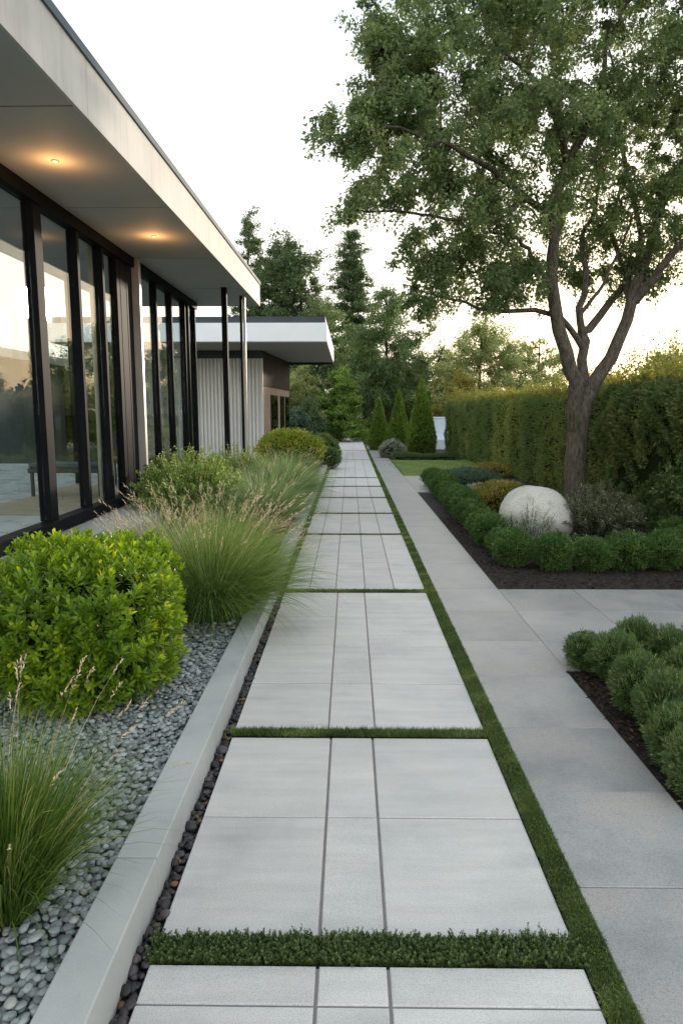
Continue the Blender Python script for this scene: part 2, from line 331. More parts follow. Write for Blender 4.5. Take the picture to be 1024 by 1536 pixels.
def blades_geo(P, Dr, Ln, W, bend, nseg=5, twist=None):
    """ribbons: base P, start direction Dr, drooping by bend"""
    n = len(P); Dr = unit(Dr); Ln = np.broadcast_to(Ln, (n,)); W = np.broadcast_to(W, (n,)); bend = np.broadcast_to(bend, (n,))
    pts = [P.copy()]; d = Dr.copy()
    hz = Dr.copy(); hz[:, 2] = 0; hz = unit(hz+rng.normal(size=(n, 3))*[.05, .05, 0])
    for i in range(nseg):
        d = unit(d+(hz*.5-np.array([0, 0, 1.0]))*(bend/nseg*(.4+1.2*i/nseg))[:, None])
        pts.append(pts[-1]+d*(Ln/nseg)[:, None])
    side = unit(np.cross(hz, [0, 0, 1.0])+rng.normal(size=(n, 3))*.5)
    V = []
    for i, p in enumerate(pts):
        w = W*(1-(i/nseg)**1.6*.92); V += [p-side*(w/2)[:, None], p+side*(w/2)[:, None]]
    V = np.stack(V, 1).reshape(-1, 3); k = 2*(nseg+1)
    b = (np.arange(n)*k)[:, None, None]; q = np.array([[2*i, 2*i+1, 2*i+3, 2*i+2] for i in range(nseg)])[None]
    return V, (b+q).reshape(-1, 4), pts
def tubes(paths, sides=7):
    Vs, Fs, n = [], [], 0
    for pts, rad in paths:
        pts = np.asarray(pts, float); m = len(pts)
        t = np.gradient(pts, axis=0); t = unit(t)
        ref = np.array([1.0, 0, 0]) if abs(t[0, 0]) < .8 else np.array([0, 1.0, 0])
        a = unit(np.cross(t[0], ref)); sd = sides if max(rad) > .02 else 4
        for i in range(m):
            a = unit(a-t[i]*np.dot(a, t[i])); b = np.cross(t[i], a)
            th = np.arange(sd)*2*pi/sd
            Vs.append(pts[i]+rad[i]*(np.cos(th)[:, None]*a+np.sin(th)[:, None]*b))
        for i in range(m-1):
            for j in range(sd):
                Fs.append((n+i*sd+j, n+i*sd+(j+1) % sd, n+(i+1)*sd+(j+1) % sd, n+(i+1)*sd+j))
        n += m*sd
    return np.vstack(Vs), np.array(Fs)
def smooth_path(pts, n=10, jit=0.0):
    pts = np.asarray(pts, float); m = len(pts)
    if m == 2: q = pts[0]+(pts[1]-pts[0])*np.linspace(0, 1, n)[:, None]
    else:
        out = []
        for s in np.linspace(0, m-1, n):
            i = min(int(s), m-2); f = s-i
            p0, p1, p2, p3 = pts[max(i-1, 0)], pts[i], pts[i+1], pts[min(i+2, m-1)]
            out.append(.5*((2*p1)+(-p0+p2)*f+(2*p0-5*p1+4*p2-p3)*f*f+(-p0+3*p1-3*p2+p3)*f**3))
        q = np.array(out)
    if jit: q[1:-1, :3] += rng.normal(size=(len(q)-2, 3))*jit
    return q
def blobs_sample(blobs, n, edge=2.2):
    w = np.array([b[3]*b[4]*b[5] for b in blobs])**.6; w /= w.sum(); ix = rng.choice(len(blobs), n, p=w)
    B = np.array(blobs)[ix]; u = rdir(n); r = rng.random(n)**(1/edge/1.3)
    return B[:, :3]+u*r[:, None]*B[:, 3:6]
def grow(limbs, C, tip=.004, k=.0045, sides=7):
    """limbs: list of (pts, radii); C cluster centres; returns tube mesh and twig points"""
    nodes = [p for pts, _ in limbs for p in pts]; par = []; rad_lim = [r for _, rr in limbs for r in rr]
    base_r = list(rad_lim); n0 = len(nodes); par = [-1]*n0
    P = np.array(nodes); order = []
    rem = list(range(len(C)))
    d2 = np.linalg.norm(C[:, None]-P[None], axis=2); near = d2.argmin(1); nd = d2.min(1)
    chains = []; cnt = {}
    for _ in range(len(C)):
        i = int(np.argmin(nd)); 
        a = near[i]; dist = nd[i]; p0 = nodes[a]; p1 = C[i]
        m = max(2, min(6, int(dist/.35)+2))
        q = p0+(p1-p0)*np.linspace(0, 1, m)[:, None]
        side = np.cross(p1-p0, rng.normal(size=3)); side = side/(np.linalg.norm(side)+1e-9)*dist*.10
        q += side*np.sin(np.linspace(0, pi, m))[:, None]; q[:, 2] += np.sin(np.linspace(0, pi, m))*dist*.06
        ids = [a]
        for p in q[1:]:
            nodes.append(p); par.append(ids[-1]); ids.append(len(nodes)-1)
        chains.append(ids); nd[i] = 1e9
        new = q[1:]; dd = np.linalg.norm(C[:, None]-new[None], axis=2); mn = dd.min(1); am = dd.argmin(1)
        upd = (mn < nd) & (nd < 1e8); nd[upd] = mn[upd]; near[upd] = (len(nodes)-len(new))+am[upd]
    c = np.zeros(len(nodes))
    for ids in chains: c[ids[-1]] += 1
    for j in range(len(nodes)-1, n0-1, -1):
        c[par[j]] += c[j]
    paths = list(limbs)
    for ids in chains:
        pts = [nodes[j] for j in ids]; rr = [max(tip, k*c[j]**.5) for j in ids]
        rr[0] = min(rr[1]*1.15, base_r[ids[0]] if ids[0] < n0 else rr[1]*1.15); rr[-1] = tip*.6
        paths.append((np.array(pts), rr))
    tw = np.vstack([np.array([nodes[j] for j in ids[1:]]) for ids in chains])
    return tubes(paths, sides), tw
def crown_leaves(C, tw, per, rad, flat=.75):
    n = len(C)*per; ix = np.repeat(np.arange(len(C)), per)
    sc = (.6+.8*rng.random(len(C)))[ix]
    ctr = C.mean(0); ax = unit((C-ctr)/np.maximum(C.std(0), .1)*.55+rng.normal(size=C.shape)*.7+[0, 0, -.15]); ax[:, 2] *= flat; ax = unit(ax)[ix]
    P = C[ix]+ax*((rng.random(n)*2.6-1.1)*rad*sc)[:, None]+rdir(n)*(rng.random(n)**.6*.85*rad*sc)[:, None]*[1, 1, flat]
    if tw is not None:
        m = n//6; P[:m] = tw[rng.integers(0, len(tw), m)]+rng.normal(size=(m, 3))*rad*.45
    return P, ix
def make_tree(name, label, cat, base, limbs, C, per, rad, ll, lw, lmat, bmat, group=None, k=.006, tip=.005, flat=.75, hang=.3, tubesides=7, trunk_name='trunk'):
    root = thing(name, label, cat, tuple(base), group)
    (V, F), tw = grow(limbs, C, tip, k, tubesides)
    mesh_np(trunk_name, V-base, F, bmat, root, smooth=True)
    P, ix = crown_leaves(C, tw, per, rad, flat); n = len(P)
    A = unit(rdir(n)*1.0+(P-C[ix])/max(rad, 1e-3)*.35+np.array([0, 0, -hang])); Nn = unit(rdir(n)*.8+np.array([0, 0, 1]))
    cr = rng.random(len(C))[ix]*.45+rng.random(n)*.55
    leaf_obj('crown', lmat, root, P-base, A, Nn, ll*(.45+1.0*rng.random(n)), lw*(.55+.8*rng.random(n)), .12, rnd=cr)
    return root
def bg_tree(name, label, x, y, h, w, lmat, n=90, per=110, ll=.2, rad=.5, r0=.22, crown0=.25, shape='oval', cat='tree', group='trees beyond the garden', bmat=None, hang=.2, lean=0, gap=1.0):
    base = np.array([x, y, 0.0])
    top = np.array([x+lean, y, h])
    tr = smooth_path([base, base+(top-base)*.35+rng.normal(size=3)*[.15, .15, 0], base+(top-base)*.7+rng.normal(size=3)*[.2, .2, 0], top*[1, 1, .93]], 12)
    rr = list(np.linspace(r0, .03, 12))
    t = crown0+(1-crown0)*rng.random(n*3)
    u = (t-crown0)/(1-crown0)
    if shape == 'oval': pr = np.sin(np.clip(u*1.02, 0, 1)**.75*pi)**.6
    elif shape == 'cone': pr = (1-u)**.62+.05
    elif shape == 'spruce': pr = 1-u
    elif shape == 'column': pr = (np.sin(np.clip(u, 0, 1)**.6*pi)**.45)
    else: pr = np.ones_like(u)
    keep = rng.random(n*3) < (pr**(.75 if shape == 'cone' else 1.2)+.05); t, u, pr = t[keep][:n], u[keep][:n], pr[keep][:n]
    m = len(t); th = rng.random(m)*2*pi; q = rng.random(m)**.5
    per = int(per*1.7); ll = ll*.9
    lump = 1+.22*np.sin(th*3+t*9)+.15*np.sin(th*5-t*17)
    if shape == 'cone':
        tier = np.round(t*h/ (h*.062))*(h*.062); t = (tier+rng.normal(size=m)*h*.012)/h; lump = 1+.25*np.sin(th*2.0+tier*3.1)
        lump = lump*(.8+.35*rng.random(m))
    rx = w/2*pr*q*lump
    if shape == 'spruce':
        tiers = np.sort(crown0+(1-crown0)*(np.linspace(0, 1, 17)**.9)); rows = []
        for ti in tiers:
            uu = (ti-crown0)/(1-crown0); nb_ = 8 if uu < .85 else 4
            for a in rng.random()*6.28+np.arange(nb_)*2*pi/nb_+rng.normal(size=nb_)*.2:
                ln = (w/2)*((1-uu)**.8+.04)*rng.choice([.45, .7, .9, 1.05, 1.3])*rng.uniform(.85, 1.15)
                for f in ((.35, .7, 1.0) if ln > 1 else (.5, 1.0)): rows.append((ln*f, a, ti+(.02-.035*f)*(1-uu)*.6+rng.normal()*.010))
        rows = np.array(rows); rx, th, t = rows[:, 0], rows[:, 1], rows[:, 2]
    C = np.stack([x+lean*t+rx*np.cos(th), y+rx*np.sin(th), t*h-(.10*rx if shape == 'cone' else 0)], 1)
    return make_tree(name, label, cat, base, [(tr, rr)], C, per, rad, ll, ll*.62, lmat, bmat or M['barkd'], group, k=.012, tip=.012, flat=.42 if shape in ('cone', 'spruce') else .8, hang=hang, tubesides=6)

def shell_plant(name, label, cat, c, rad, n, ll, lw, lmat, group=None, parent_empty=True, lump=.12, up=.3, out=1.0, corefrac=.86, seed=0, half=False, sq=2.0, jit=.5, lumps=4.0, depth=.14, rotz=0, fname='foliage', detail=False, fold=.15, cone=False, stem=True, corez=0, rscale=None):
    """dense plant with an uneven rounded surface; c is the ground point, rad half sizes"""
    rad = np.array(rad, float)
    u = rdir(n); 
    if half: u[:, 2] = np.abs(u[:, 2]) if half is True else np.maximum(u[:, 2], -np.abs(u[:, 2])*.0+(-.25))
    u = unit(u)
    se = (np.abs(u)**sq).sum(1)**(-1/sq); S0 = u*se[:, None]
    def prof(Sn):
        k = 1+lump*wob(Sn, lumps, seed)+lump*.5*wob(Sn, lumps*2.3, seed+5)
        Q = Sn*k[:, None]
        if cone:
            f = np.clip((1-(Q[:, 2]+1)/2), 0, 1)**cone; f = f/(.5**cone)*.72; f = np.minimum(f, 1.0)*(1-.25*np.clip(-(Q[:, 2]+.6)/.4, 0, 1)); rr = np.maximum(np.linalg.norm(Q[:, :2], axis=1), 1e-6)
            k2 = 1+lump*wob(Sn*np.array([1, 1, 2.5]), lumps, seed); Q = np.stack([Q[:, 0]/rr*f*k2, Q[:, 1]/rr*f*k2, Q[:, 2]], 1)
        return Q
    if cone:
        z = rng.random(n)**1.35*2-1; th = rng.random(n)*2*pi; u = np.stack([np.cos(th), np.sin(th), z], 1); S0 = u
    Q = prof(S0); dp = 1-depth*rng.random(n)**1.5+.03*rng.normal(size=n)
    P = Q*rad*dp[:, None]
    nr = unit(Q/rad) if not cone else unit(np.stack([u[:, 0], u[:, 1], np.full(n, .25)], 1))
    A = unit(nr*out+np.array([0, 0, up])+rng.normal(size=(n, 3))*jit); Nn = unit(nr+rng.normal(size=(n, 3))*.6+np.array([0, 0, .4]))
    cz = 0 if half is True else rad[2]*(.92 if not half else .25)
    P[:, 2] += cz
    ca, sa = cos(rotz), sin(rotz); Rm = np.array([[ca, sa, 0], [-sa, ca, 0], [0, 0, 1]])
    P, A, Nn = P@Rm, A@Rm, Nn@Rm
    iv, jf = ICO3
    if cone:
        zz = np.linspace(-1, .97, 14); th = np.arange(16)*2*pi/16
        gv = np.array([[cos(a), sin(a), z] for z in zz for a in th]); cv = prof(gv)*rad*[.82, .82, .97]
        jf = np.array([[i*16+j, i*16+(j+1) % 16, (i+1)*16+(j+1) % 16, (i+1)*16+j] for i in range(13) for j in range(16)])
    else:
        ivs = iv.copy(); 
        if half: ivs[:, 2] = np.maximum(ivs[:, 2], 0 if half is True else -.25)
        ivs = unit(ivs); se = (np.abs(ivs)**sq).sum(1)**(-1/sq); cv = prof(ivs*se[:, None])*rad*corefrac
    cv[:, 2] += cz; cv = cv@Rm
    cv[:, 2] = np.maximum(cv[:, 2], 0)
    g = P[:, 2] > -.01; P, A, Nn = P[g], A[g], Nn[g]; n = len(P)
    rn = np.clip(rng.random(n)*.8+.2*wob(P, 5/max(rad), seed+9)+.1, 0, 1)
    root = thing(name, label, cat, tuple(c), group)
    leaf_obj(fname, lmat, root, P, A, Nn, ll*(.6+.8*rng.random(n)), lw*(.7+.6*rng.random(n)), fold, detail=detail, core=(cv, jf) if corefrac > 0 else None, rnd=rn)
    return root
def dup(root, loc, rz=0, sc=1.0, label=None, group=None):
    r = root.copy(); COL.objects.link(r); r.location = loc; r.rotation_euler = (0, 0, rz)
    r.scale = (sc, sc, sc) if np.isscalar(sc) else sc
    if label: r['label'] = label
    if group: r['group'] = group
    for ch in list(root.children):
        c = ch.copy(); COL.objects.link(c); c.parent = r
    return r
def grass_clump(name, label, c, n, Ln, spread, lean, bmat, nseed=0, seedmat=None, seedlen=.10, W=.004, bend=(.6, 1.5), cat='ornamental grass', group=None, seed_up=.35, bias=(0, 0), seedlift=1.08):
    root = thing(name, label, cat, tuple(c), group)
    a = rng.random(n)*2*pi; r = spread*np.sqrt(rng.random(n))
    P = np.stack([r*np.cos(a), r*np.sin(a), np.zeros(n)], 1)
    ln = lean*(r/spread)*(.5+.8*rng.random(n))
    Dr = np.stack([np.cos(a)*ln+bias[0]*rng.random(n), np.sin(a)*ln+bias[1]*rng.random(n), np.ones(n)], 1)+rng.normal(size=(n, 3))*.10
    V, F, pts = blades_geo(P, Dr, Ln*(.55+.55*rng.random(n)), W*(.6+.8*rng.random(n)), rng.uniform(bend[0], bend[1], n)*(.3+.7*r/spread), 6)
    mesh_np('blades', V, F, bmat, root, np.repeat(rng.random(n)**1.3, 6))
    if nseed:
        a = rng.random(nseed)*2*pi; r = spread*np.sqrt(rng.random(nseed))*.8
        P = np.stack([r*np.cos(a), r*np.sin(a), np.zeros(nseed)], 1)
        Dr = np.stack([np.cos(a)*seed_up+bias[0]*rng.random(nseed), np.sin(a)*seed_up+bias[1]*rng.random(nseed), np.ones(nseed)], 1)+rng.normal(size=(nseed, 3))*.12
        V, F, pts = blades_geo(P, Dr, Ln*seedlift*(.8+.3*rng.random(nseed)), .0022, rng.uniform(.2, .9, nseed), 6)
        d = unit(pts[-1]-pts[-2]); m = 12
        t = np.tile(np.linspace(-.8, .25, m), nseed); pp = np.repeat(pts[-1], m, 0)+np.repeat(d, m, 0)*(t*seedlen)[:, None]
        LV, LF, _ = leaves(pp, np.repeat(d, m, 0)+rng.normal(size=(len(pp), 3))*.35, rdir(len(pp)), seedlen*.28, .0045)
        allV = np.vstack([V, LV])
        mesh_np('seed_heads', allV, [(F, 0), (LF+len(V), 0)], seedmat, root, np.concatenate([np.repeat(rng.random(nseed), 6), rng.random(len(LF))]))
    return root
def stuff(name, label, V, F, mat, rnd=None, smooth=False, cat='ground cover'):
    o = mesh_np(name, V, F, mat, None, rnd, smooth); return tag(o, label, cat, kind='stuff')
def structure(o): o['kind'] = 'structure'; return o

# ------------------------------------------------------------------ ground and paving
g = MB(); g.add([(-900, -300, -.12), (900, -300, -.12), (900, 1500, -.12), (-900, 1500, -.12)], [(0, 1, 2, 3)])
structure(g.build('ground', M['ground']))
XL, XR = -.62, .724
# path sections: (y0, y1, column joints, cross joints)
gy = lambda py: float(G(525, py)[1])
c3 = [XL, -.098, .120, XR]; c3b = [XL, -.115, .137, XR]; c5 = [XL, -.395, -.137, .147, .43, XR]
secs = [(.9, gy(1449), c3, [gy(1509)]), (gy(1406), gy(1107), c3, [gy(1226)]),
        (gy(1094), gy(889), c3b, [gy(1025), gy(970), gy(925)]),
        (gy(885), gy(802.3), c5, [])]
edges = [799.5, 769.5, 768, 746, 745, 729, 728, 715.8]
secs += [(gy(799.2), gy(770.8), c5, []), (gy(768.2), gy(747), c5, []), (gy(745), gy(730.2), c5, []), (gy(728.4), gy(717), c5, [gy(722)]),
         (gy(715.4), gy(689.5), c5, [gy(706), gy(698)]), (gy(688.8), gy(676), c3, [gy(682)]), (gy(675.4), gy(656.5), [XL, XR], [gy(665)])]
m = MB()
for y0, y1, cols, cr in secs:
    ys = [y0]+sorted(cr)+[y1]
    jg = .0042 if y0 > 3.4 else .0052; cg = .0035 if y0 < 3 else .006
    for i in range(len(ys)-1):
        for j in range(len(cols)-1):
            a, b = cols[j], cols[j+1]
            m.bbox(a+(jg if j else 0), b-(jg if j < len(cols)-2 else 0), ys[i]+(cg if i else 0), ys[i+1]-(cg if i < len(ys)-2 else 0), -.05, rng.normal()*.0006, .0035)
m.bbox(XL, XR, .2, .895, -.05, 0, .0035)
structure(m.build('path', M['slab']))
jb = MB()
for y0, y1, cols, cr in secs: jb.box(XL+.006, XR-.006, y0+.006, y1-.006, -.10, -.006)
structure(jb.build('path_joint_bed', solid('joint_mortar', (.20, .19, .175), .9, var=.15, scale=20)))
# side paving on the right with its cross arm
SX0, SX1 = .826, 1.435
yA, yB = gy(1003), gy(883)
m = MB()
rows = [.2, gy(1328)-1.0, gy(1328), gy(1185), gy(1090), gy(1014), gy(960), gy(916), yB, gy(845), gy(815), gy(790), gy(770), gy(752), gy(738), gy(725), gy(713), gy(703), gy(690), gy(680)]
rows[1] = 1.0
for i in range(len(rows)-1):
    a, b = rows[i]+.002, rows[i+1]-.002
    wide = i in (14, 15)
    m.bbox(SX0, SX1 if not wide else SX1, a, b, -.05, .0015+rng.normal()*.0005, .003)
    if wide: m.bbox(SX1+.003, 1.86, a, b, -.05, .002, .003)
cols = [SX1, 2.15, 2.9, 3.65, 4.4, 5.2, 6.0, 6.8, 7.6]
for (a, b) in ((yA, gy(960)), (gy(960), gy(916)), (gy(916), yB)):
    for j in range(len(cols)-1):
        m.bbox(cols[j]+.002, cols[j+1]-.002, a+.002, b-.002, -.05, .0015+rng.normal()*.0005, .003)
m.add([(SX0, gy(680), 0), (SX1, gy(680), 0), (1.05, gy(671), 0), (SX0, gy(669), 0)], [(0, 1, 2, 3)])
structure(m.build('side_path', M['side']))
# planted bed soils
m = MB()
m.box(SX1+.003, 9, yB+.003, gy(739), -.08, -.012)         # long bed
m.box(SX1+.003, 9, .2, yA-.003, -.08, -.012)                # near bed
m.box(1.86, 9, gy(739)+.001, gy(713), -.08, -.014)
m.box(1.2, 9, gy(690), 46, -.08, -.012)
structure(m.build('bed_soil', M['soil']))
m = MB(); m.prism([(1.475, gy(713)), (2.2, gy(713)-.1), (4.3, gy(713)-.3), (4.3, gy(690)), (1.475, gy(690))], -.06, .012)
structure(m.build('lawn', M['lawn']))
# left planting bed
KX0, KX1, KZ = -.822, -.677, .145
m = MB(); m.box(-2.6, KX0, .2, 30, -.08, .075); structure(m.build('gravel_bed', M['gravelbase']))
m = MB(); m.box(-2.545, KX0+.002, 5.6, 26, .05, .082); structure(m.build('planting_soil', M['soil']))
kr = thing('planter_kerb', 'long smooth pale grey concrete kerb between the gravel bed and the path', 'kerb', (0, 0, 0))
ys = [.2, gy(1345), 4.62, 7.7, 10.8, 13.9, 17.0, 20.1, 23.4]
for i in range(len(ys)-1):
    m = MB(); m.box(KX0, KX1, ys[i]+.0015, ys[i+1]-.0015, -.06, KZ); m.build('kerb_stone', M['kerb'], kr, bevel=.005)
m = MB(); m.box(KX1, XL, .2, 30, -.09, -.03); structure(m.build('gap_soil', M['soil']))

# ------------------------------------------------------------------ stones
def stones(n_pts, P, sx, mat, name, label, sub=ICO1, flat=.6, smooth=True, angular=0):
    iv, jf = sub; n = len(P)
    nv = len(iv)
    sc = sx[:, None]*np.stack([.8+.5*rng.random(n), .8+.5*rng.random(n), flat*(.7+.5*rng.random(n))], 1)
    th = rng.random(n)*2*pi; c, s = np.cos(th), np.sin(th)
    ln = 1+rng.normal(size=(n, nv))*(.05+angular)
    X = iv[None]*ln[..., None]*sc[:, None]
    V = np.stack([X[..., 0]*c[:, None]-X[..., 1]*s[:, None], X[..., 0]*s[:, None]+X[..., 1]*c[:, None], X[..., 2]+X[..., 0]*(rng.normal(size=(n, 1))*.2)], -1)+P[:, None]
    F = (jf[None]+(np.arange(n)*nv)[:, None, None]).reshape(-1, 3)
    return stuff(name, label, V.reshape(-1, 3), F, mat, smooth=smooth, cat='stones')
def poisson(x0, x1, y0, y1, d, tries=1.0):
    nx, ny = int((x1-x0)/d), int((y1-y0)/d); gx, gy_ = np.meshgrid(np.arange(nx), np.arange(ny))
    P = np.stack([x0+(gx.ravel()+.5+.5*(gy_.ravel() % 2)+rng.uniform(-.32, .32, nx*ny))*d, y0+(gy_.ravel()+.5+rng.uniform(-.32, .32, nx*ny))*d], 1)
    return P[(P[:, 0] < x1) & (P[:, 0] > x0)]
A = []
for (y0, y1, d) in ((1.0, 2.5, .026), (2.5, 4.0, .025), (4.0, 7.5, .030)):
    q = poisson(max(-2.54, -.95*y1-.3), KX0-.012, y0, y1, d); s = np.full(len(q), d*.54)*rng.uniform(.75, 1.3, len(q)); A.append(np.column_stack([q, np.full(len(q), .088)+rng.uniform(-.008, .012, len(q)), s]))
    q = poisson(max(-2.54, -.95*y1-.3), KX0-.012, y0, y1, d*1.7); s = np.full(len(q), d*.6)*rng.uniform(.6, 1.2, len(q)); A.append(np.column_stack([q, np.full(len(q), .103)+rng.uniform(-.006, .010, len(q)), s]))
A = np.vstack(A)
stones(0, A[:, :3], A[:, 3], M['pebble'], 'gravel', 'loose layer of rounded blue grey pebbles in the left bed', ICO2)
q = poisson(KX1+.004, XL-.004, 1.0, 8.0, .018); s = rng.uniform(.009, .018, len(q))
P = np.column_stack([q, rng.uniform(-.03, .0, len(q))]); big = rng.random(len(q)) < .10; s[big] *= 1.6
stones(0, P, s, M['darkstone'], 'dark_stones', 'dark purple black stones filling the gap between kerb and path', ICO2, .7, angular=.05)
# bark mulch
def chips(x0, x1, y0, y1, n, name, label):
    P = np.stack([rng.uniform(x0, x1, n), rng.uniform(y0, y1, n), rng.uniform(-.012, .012, n)], 1)
    a = rng.random(n)*2*pi; A_ = np.stack([np.cos(a), np.sin(a), rng.normal(size=n)*.3], 1)
    V, F, _ = leaves(P, A_, np.array([0, 0, 1.0])+rng.normal(size=(n, 3))*.45, rng.uniform(.015, .045, n), rng.uniform(.006, .018, n), .06)
    return stuff(name, label, V, F, M['mulch'], cat='mulch')
chips(SX1+.01, 5.2, yB+.01, 11, 26000, 'bark_mulch', 'dark brown bark mulch around the boulder bed')
chips(SX1+.01, 3.0, 2.3, yA-.01, 14000, 'bark_mulch', 'dark bark mulch under the round shrubs in the near right bed')

# ------------------------------------------------------------------ grass strips and lawn
def turf(x0, x1, y0, y1, n, h, w, lean=.5, z=0):
    P = np.stack([rng.uniform(x0, x1, n), rng.uniform(y0, y1, n), np.full(n, z)], 1)
    P[:, 0] = np.where(rng.random(n) < .12, (x0+x1)/2+(P[:, 0]-(x0+x1)/2)*(1.12+.10*wob(P*[0, 1, 0], 14, 6)), P[:, 0])
    Dr = np.array([0, 0, 1.0])+rng.normal(size=(n, 3))*[lean, lean, .1]
    V, F, _ = blades_geo(P, Dr, h*(.5+.8*rng.random(n)), w, rng.random(n)*.9, 3)
    return V, F, np.repeat(np.clip(rng.random(n)*.6+.4*wob(P, 7, 3)+.2, 0, 1), 3)
def join(parts):
    V, F, R_, n = [], [], [], 0
    for v, f, r in parts: V.append(v); F.append(f+n); R_.append(r); n += len(v)
    return np.vstack(V), np.vstack(F), np.concatenate(R_)
m = MB(); m.box(XR, SX0, .2, gy(668), -.09, -.012)
for a, b in ((1448, 1407), (1106, 1095), (888.4, 885.6), (802, 799.5), (770.5, 768.5), (746.8, 745.2), (730, 728.6), (716.8, 715.6)):
    m.box(XL+.001, XR-.001, gy(a)+.001, gy(b)-.001, -.017, -.012)
m.box(KX1+.002, XL-.002, 8, 26, -.029, -.012)
structure(m.build('moss_bed', M['soil']))
V, F, r = join([turf(XR+.008, SX0-.004, 1.2, 3.6, 30000, .017, .0026, .8), turf(XR+.006, SX0-.003, 3.6, 8, 30000, .018, .0036, .8), turf(XR, SX0, 8, 20, 22000, .022, .008), turf(XR, SX0, 20, 34, 7000, .022, .014)])
stuff('grass_strip', 'narrow green strip of moss and grass between path and side paving', V, F, M['turf'], r, cat='grass')
V, F, r = join([turf(KX1+.003, XL, 7.2, 12, 8000, .05, .006), turf(KX1+.003, XL, 12, 25, 8000, .05, .012)])
stuff('grass_strip', 'thin line of grass between the kerb and the far path', V, F, M['turf'], r, cat='grass')
def shrublets(x0, x1, y0, y1, n, h, per=26, ll=.010, lw=.004):
    """tiny leafy sprigs"""
    B = np.stack([rng.uniform(x0, x1, n), rng.uniform(y0, y1, n), np.full(n, -.012)], 1)
    th_ = wob(B, 11, 14)+.5*wob(B, 31, 15); B = B[th_ > -1.15+.4*rng.random(n)]; n = len(B)
    hh = h*(.4+.75*rng.random(n)**1.4)*(1+.35*wob(B, 16, 4)); d = unit(np.array([0, 0, 1.0])+rng.normal(size=(n, 3))*[.28, .28, .05])
    t = np.tile(np.linspace(.05, 1, per), n); ix = np.repeat(np.arange(n), per)
    P = B[ix]+d[ix]*(t*hh[ix])[:, None]; a = rng.random(n*per)*2*pi
    A_ = np.stack([np.cos(a), np.sin(a), .5+.6*t], 1)
    V, F, _ = leaves(P, A_, d[ix]+rng.normal(size=(n*per, 3))*.3, ll*(1.25-.5*t), lw)
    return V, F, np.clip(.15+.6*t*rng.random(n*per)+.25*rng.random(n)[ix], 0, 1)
M['cross'] = leafmat('creeping_leaf', (.03, .046, .014), (.070, .098, .032), (.16, .18, .07), .28, gain=1.9)
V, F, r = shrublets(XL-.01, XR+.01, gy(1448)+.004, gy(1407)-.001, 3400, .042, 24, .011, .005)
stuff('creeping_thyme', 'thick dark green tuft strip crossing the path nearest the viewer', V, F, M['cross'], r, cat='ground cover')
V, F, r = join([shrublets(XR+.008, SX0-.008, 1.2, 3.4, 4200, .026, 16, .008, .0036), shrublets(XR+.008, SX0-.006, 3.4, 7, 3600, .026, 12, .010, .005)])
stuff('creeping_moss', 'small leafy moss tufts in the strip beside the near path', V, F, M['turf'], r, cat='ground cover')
V, F, r = join([turf(XL-.005, XR+.005, gy(1105.5), gy(1096), 9000, .03, .0035)])
stuff('grass_strip', 'short green grass strip crossing the path at the second gap', V, F, M['turf'], r, cat='grass')
V, F, r = join([turf(XL, XR, gy(888.3)-.015, gy(885.7)+.015, 5000, .022, .006)])
stuff('grass_strip', 'thin green grass line crossing the path at the third gap', V, F, M['turf'], r, cat='grass')
V, F, r = join([turf(XL, XR, gy(a)-.01, gy(b)+.01, 1500, .012, .008, z=-.012) for a, b in ((802, 799.5), (770.5, 768.5), (746.8, 745.2), (730, 728.6), (716.8, 715.6))])
stuff('grass_strip', 'dark thin lines of low grass in the narrow far gaps of the path', V, F, M['turf'], r, cat='grass')
V, F, r = turf(1.48, 4.2, gy(713)-.2, gy(690), 30000, .035, .016, z=.0)
stuff('lawn_grass', 'small mown lawn in front of the cone shaped conifers', V, F, M['lawnblade'], r, cat='grass')

# ------------------------------------------------------------------ glass pavilion
ZS, ZT, ZC = 4.0, 4.43, 4.50          # soffit, fascia top, coping top
def RX(Y): return -2.135+.0125*Y-.00012*Y*Y   # gently curved roof edge
GX = -3.36; ZG = .50; RB = -5.05; Y0, Y1 = -1.5, 15.4
pv = thing('glass_pavilion', 'long flat roofed pavilion with black framed floor to ceiling glass on the left', 'building', (GX, 7, 0))
def pvb(mb, name, mat, par=pv, **k):
    o = mb.build(name, mat, par, **k)
    o.matrix_parent_inverse = par.matrix_basis.inverted() if False else o.matrix_parent_inverse
    return o
def build_at(mb, name, mat, par, off, **k):   # vertices given in world space, parent stands at off
    mb.v = [(p[0]-off[0], p[1]-off[1], p[2]-off[2]) for p in mb.v]
    return mb.build(name, mat, par, **k)
PO = (GX, 7, 0)
joints = [Y0]+[5.55, 8.15, 10.75, 13.3]+[Y1]
fj = [Y0, 1.2, 5.75, 10.2, Y1]
for i in range(len(joints)-1):
    a, b = joints[i]+.010, joints[i+1]-.010
    m = MB(); ysub = np.linspace(a, b, 6); poly = [(RX(y)-.03, y) for y in ysub]+[(RB+.03, b), (RB+.03, a)]
    m.prism(poly, ZS, ZS+.03); build_at(m, 'soffit_panel', M['soffit'], pv, PO)
m = MB(); ysub = np.linspace(Y0, Y1-.05, 14); m.prism([(RX(y)-.05, y) for y in ysub]+[(RB+.05, Y1-.05), (RB+.05, Y0)], ZS+.034, ZT); build_at(m, 'roof', M['slate'], pv, PO)
for i in range(len(fj)-1):
    a, b = fj[i]+.003, fj[i+1]-.003; m = MB(); ys_ = np.linspace(a, b, 8)
    m.prism([(RX(y), y) for y in ys_]+[(RX(y)-.028, y) for y in ys_[::-1]], ZS-.012, ZT); build_at(m, 'fascia', M['fascia'], pv, PO)
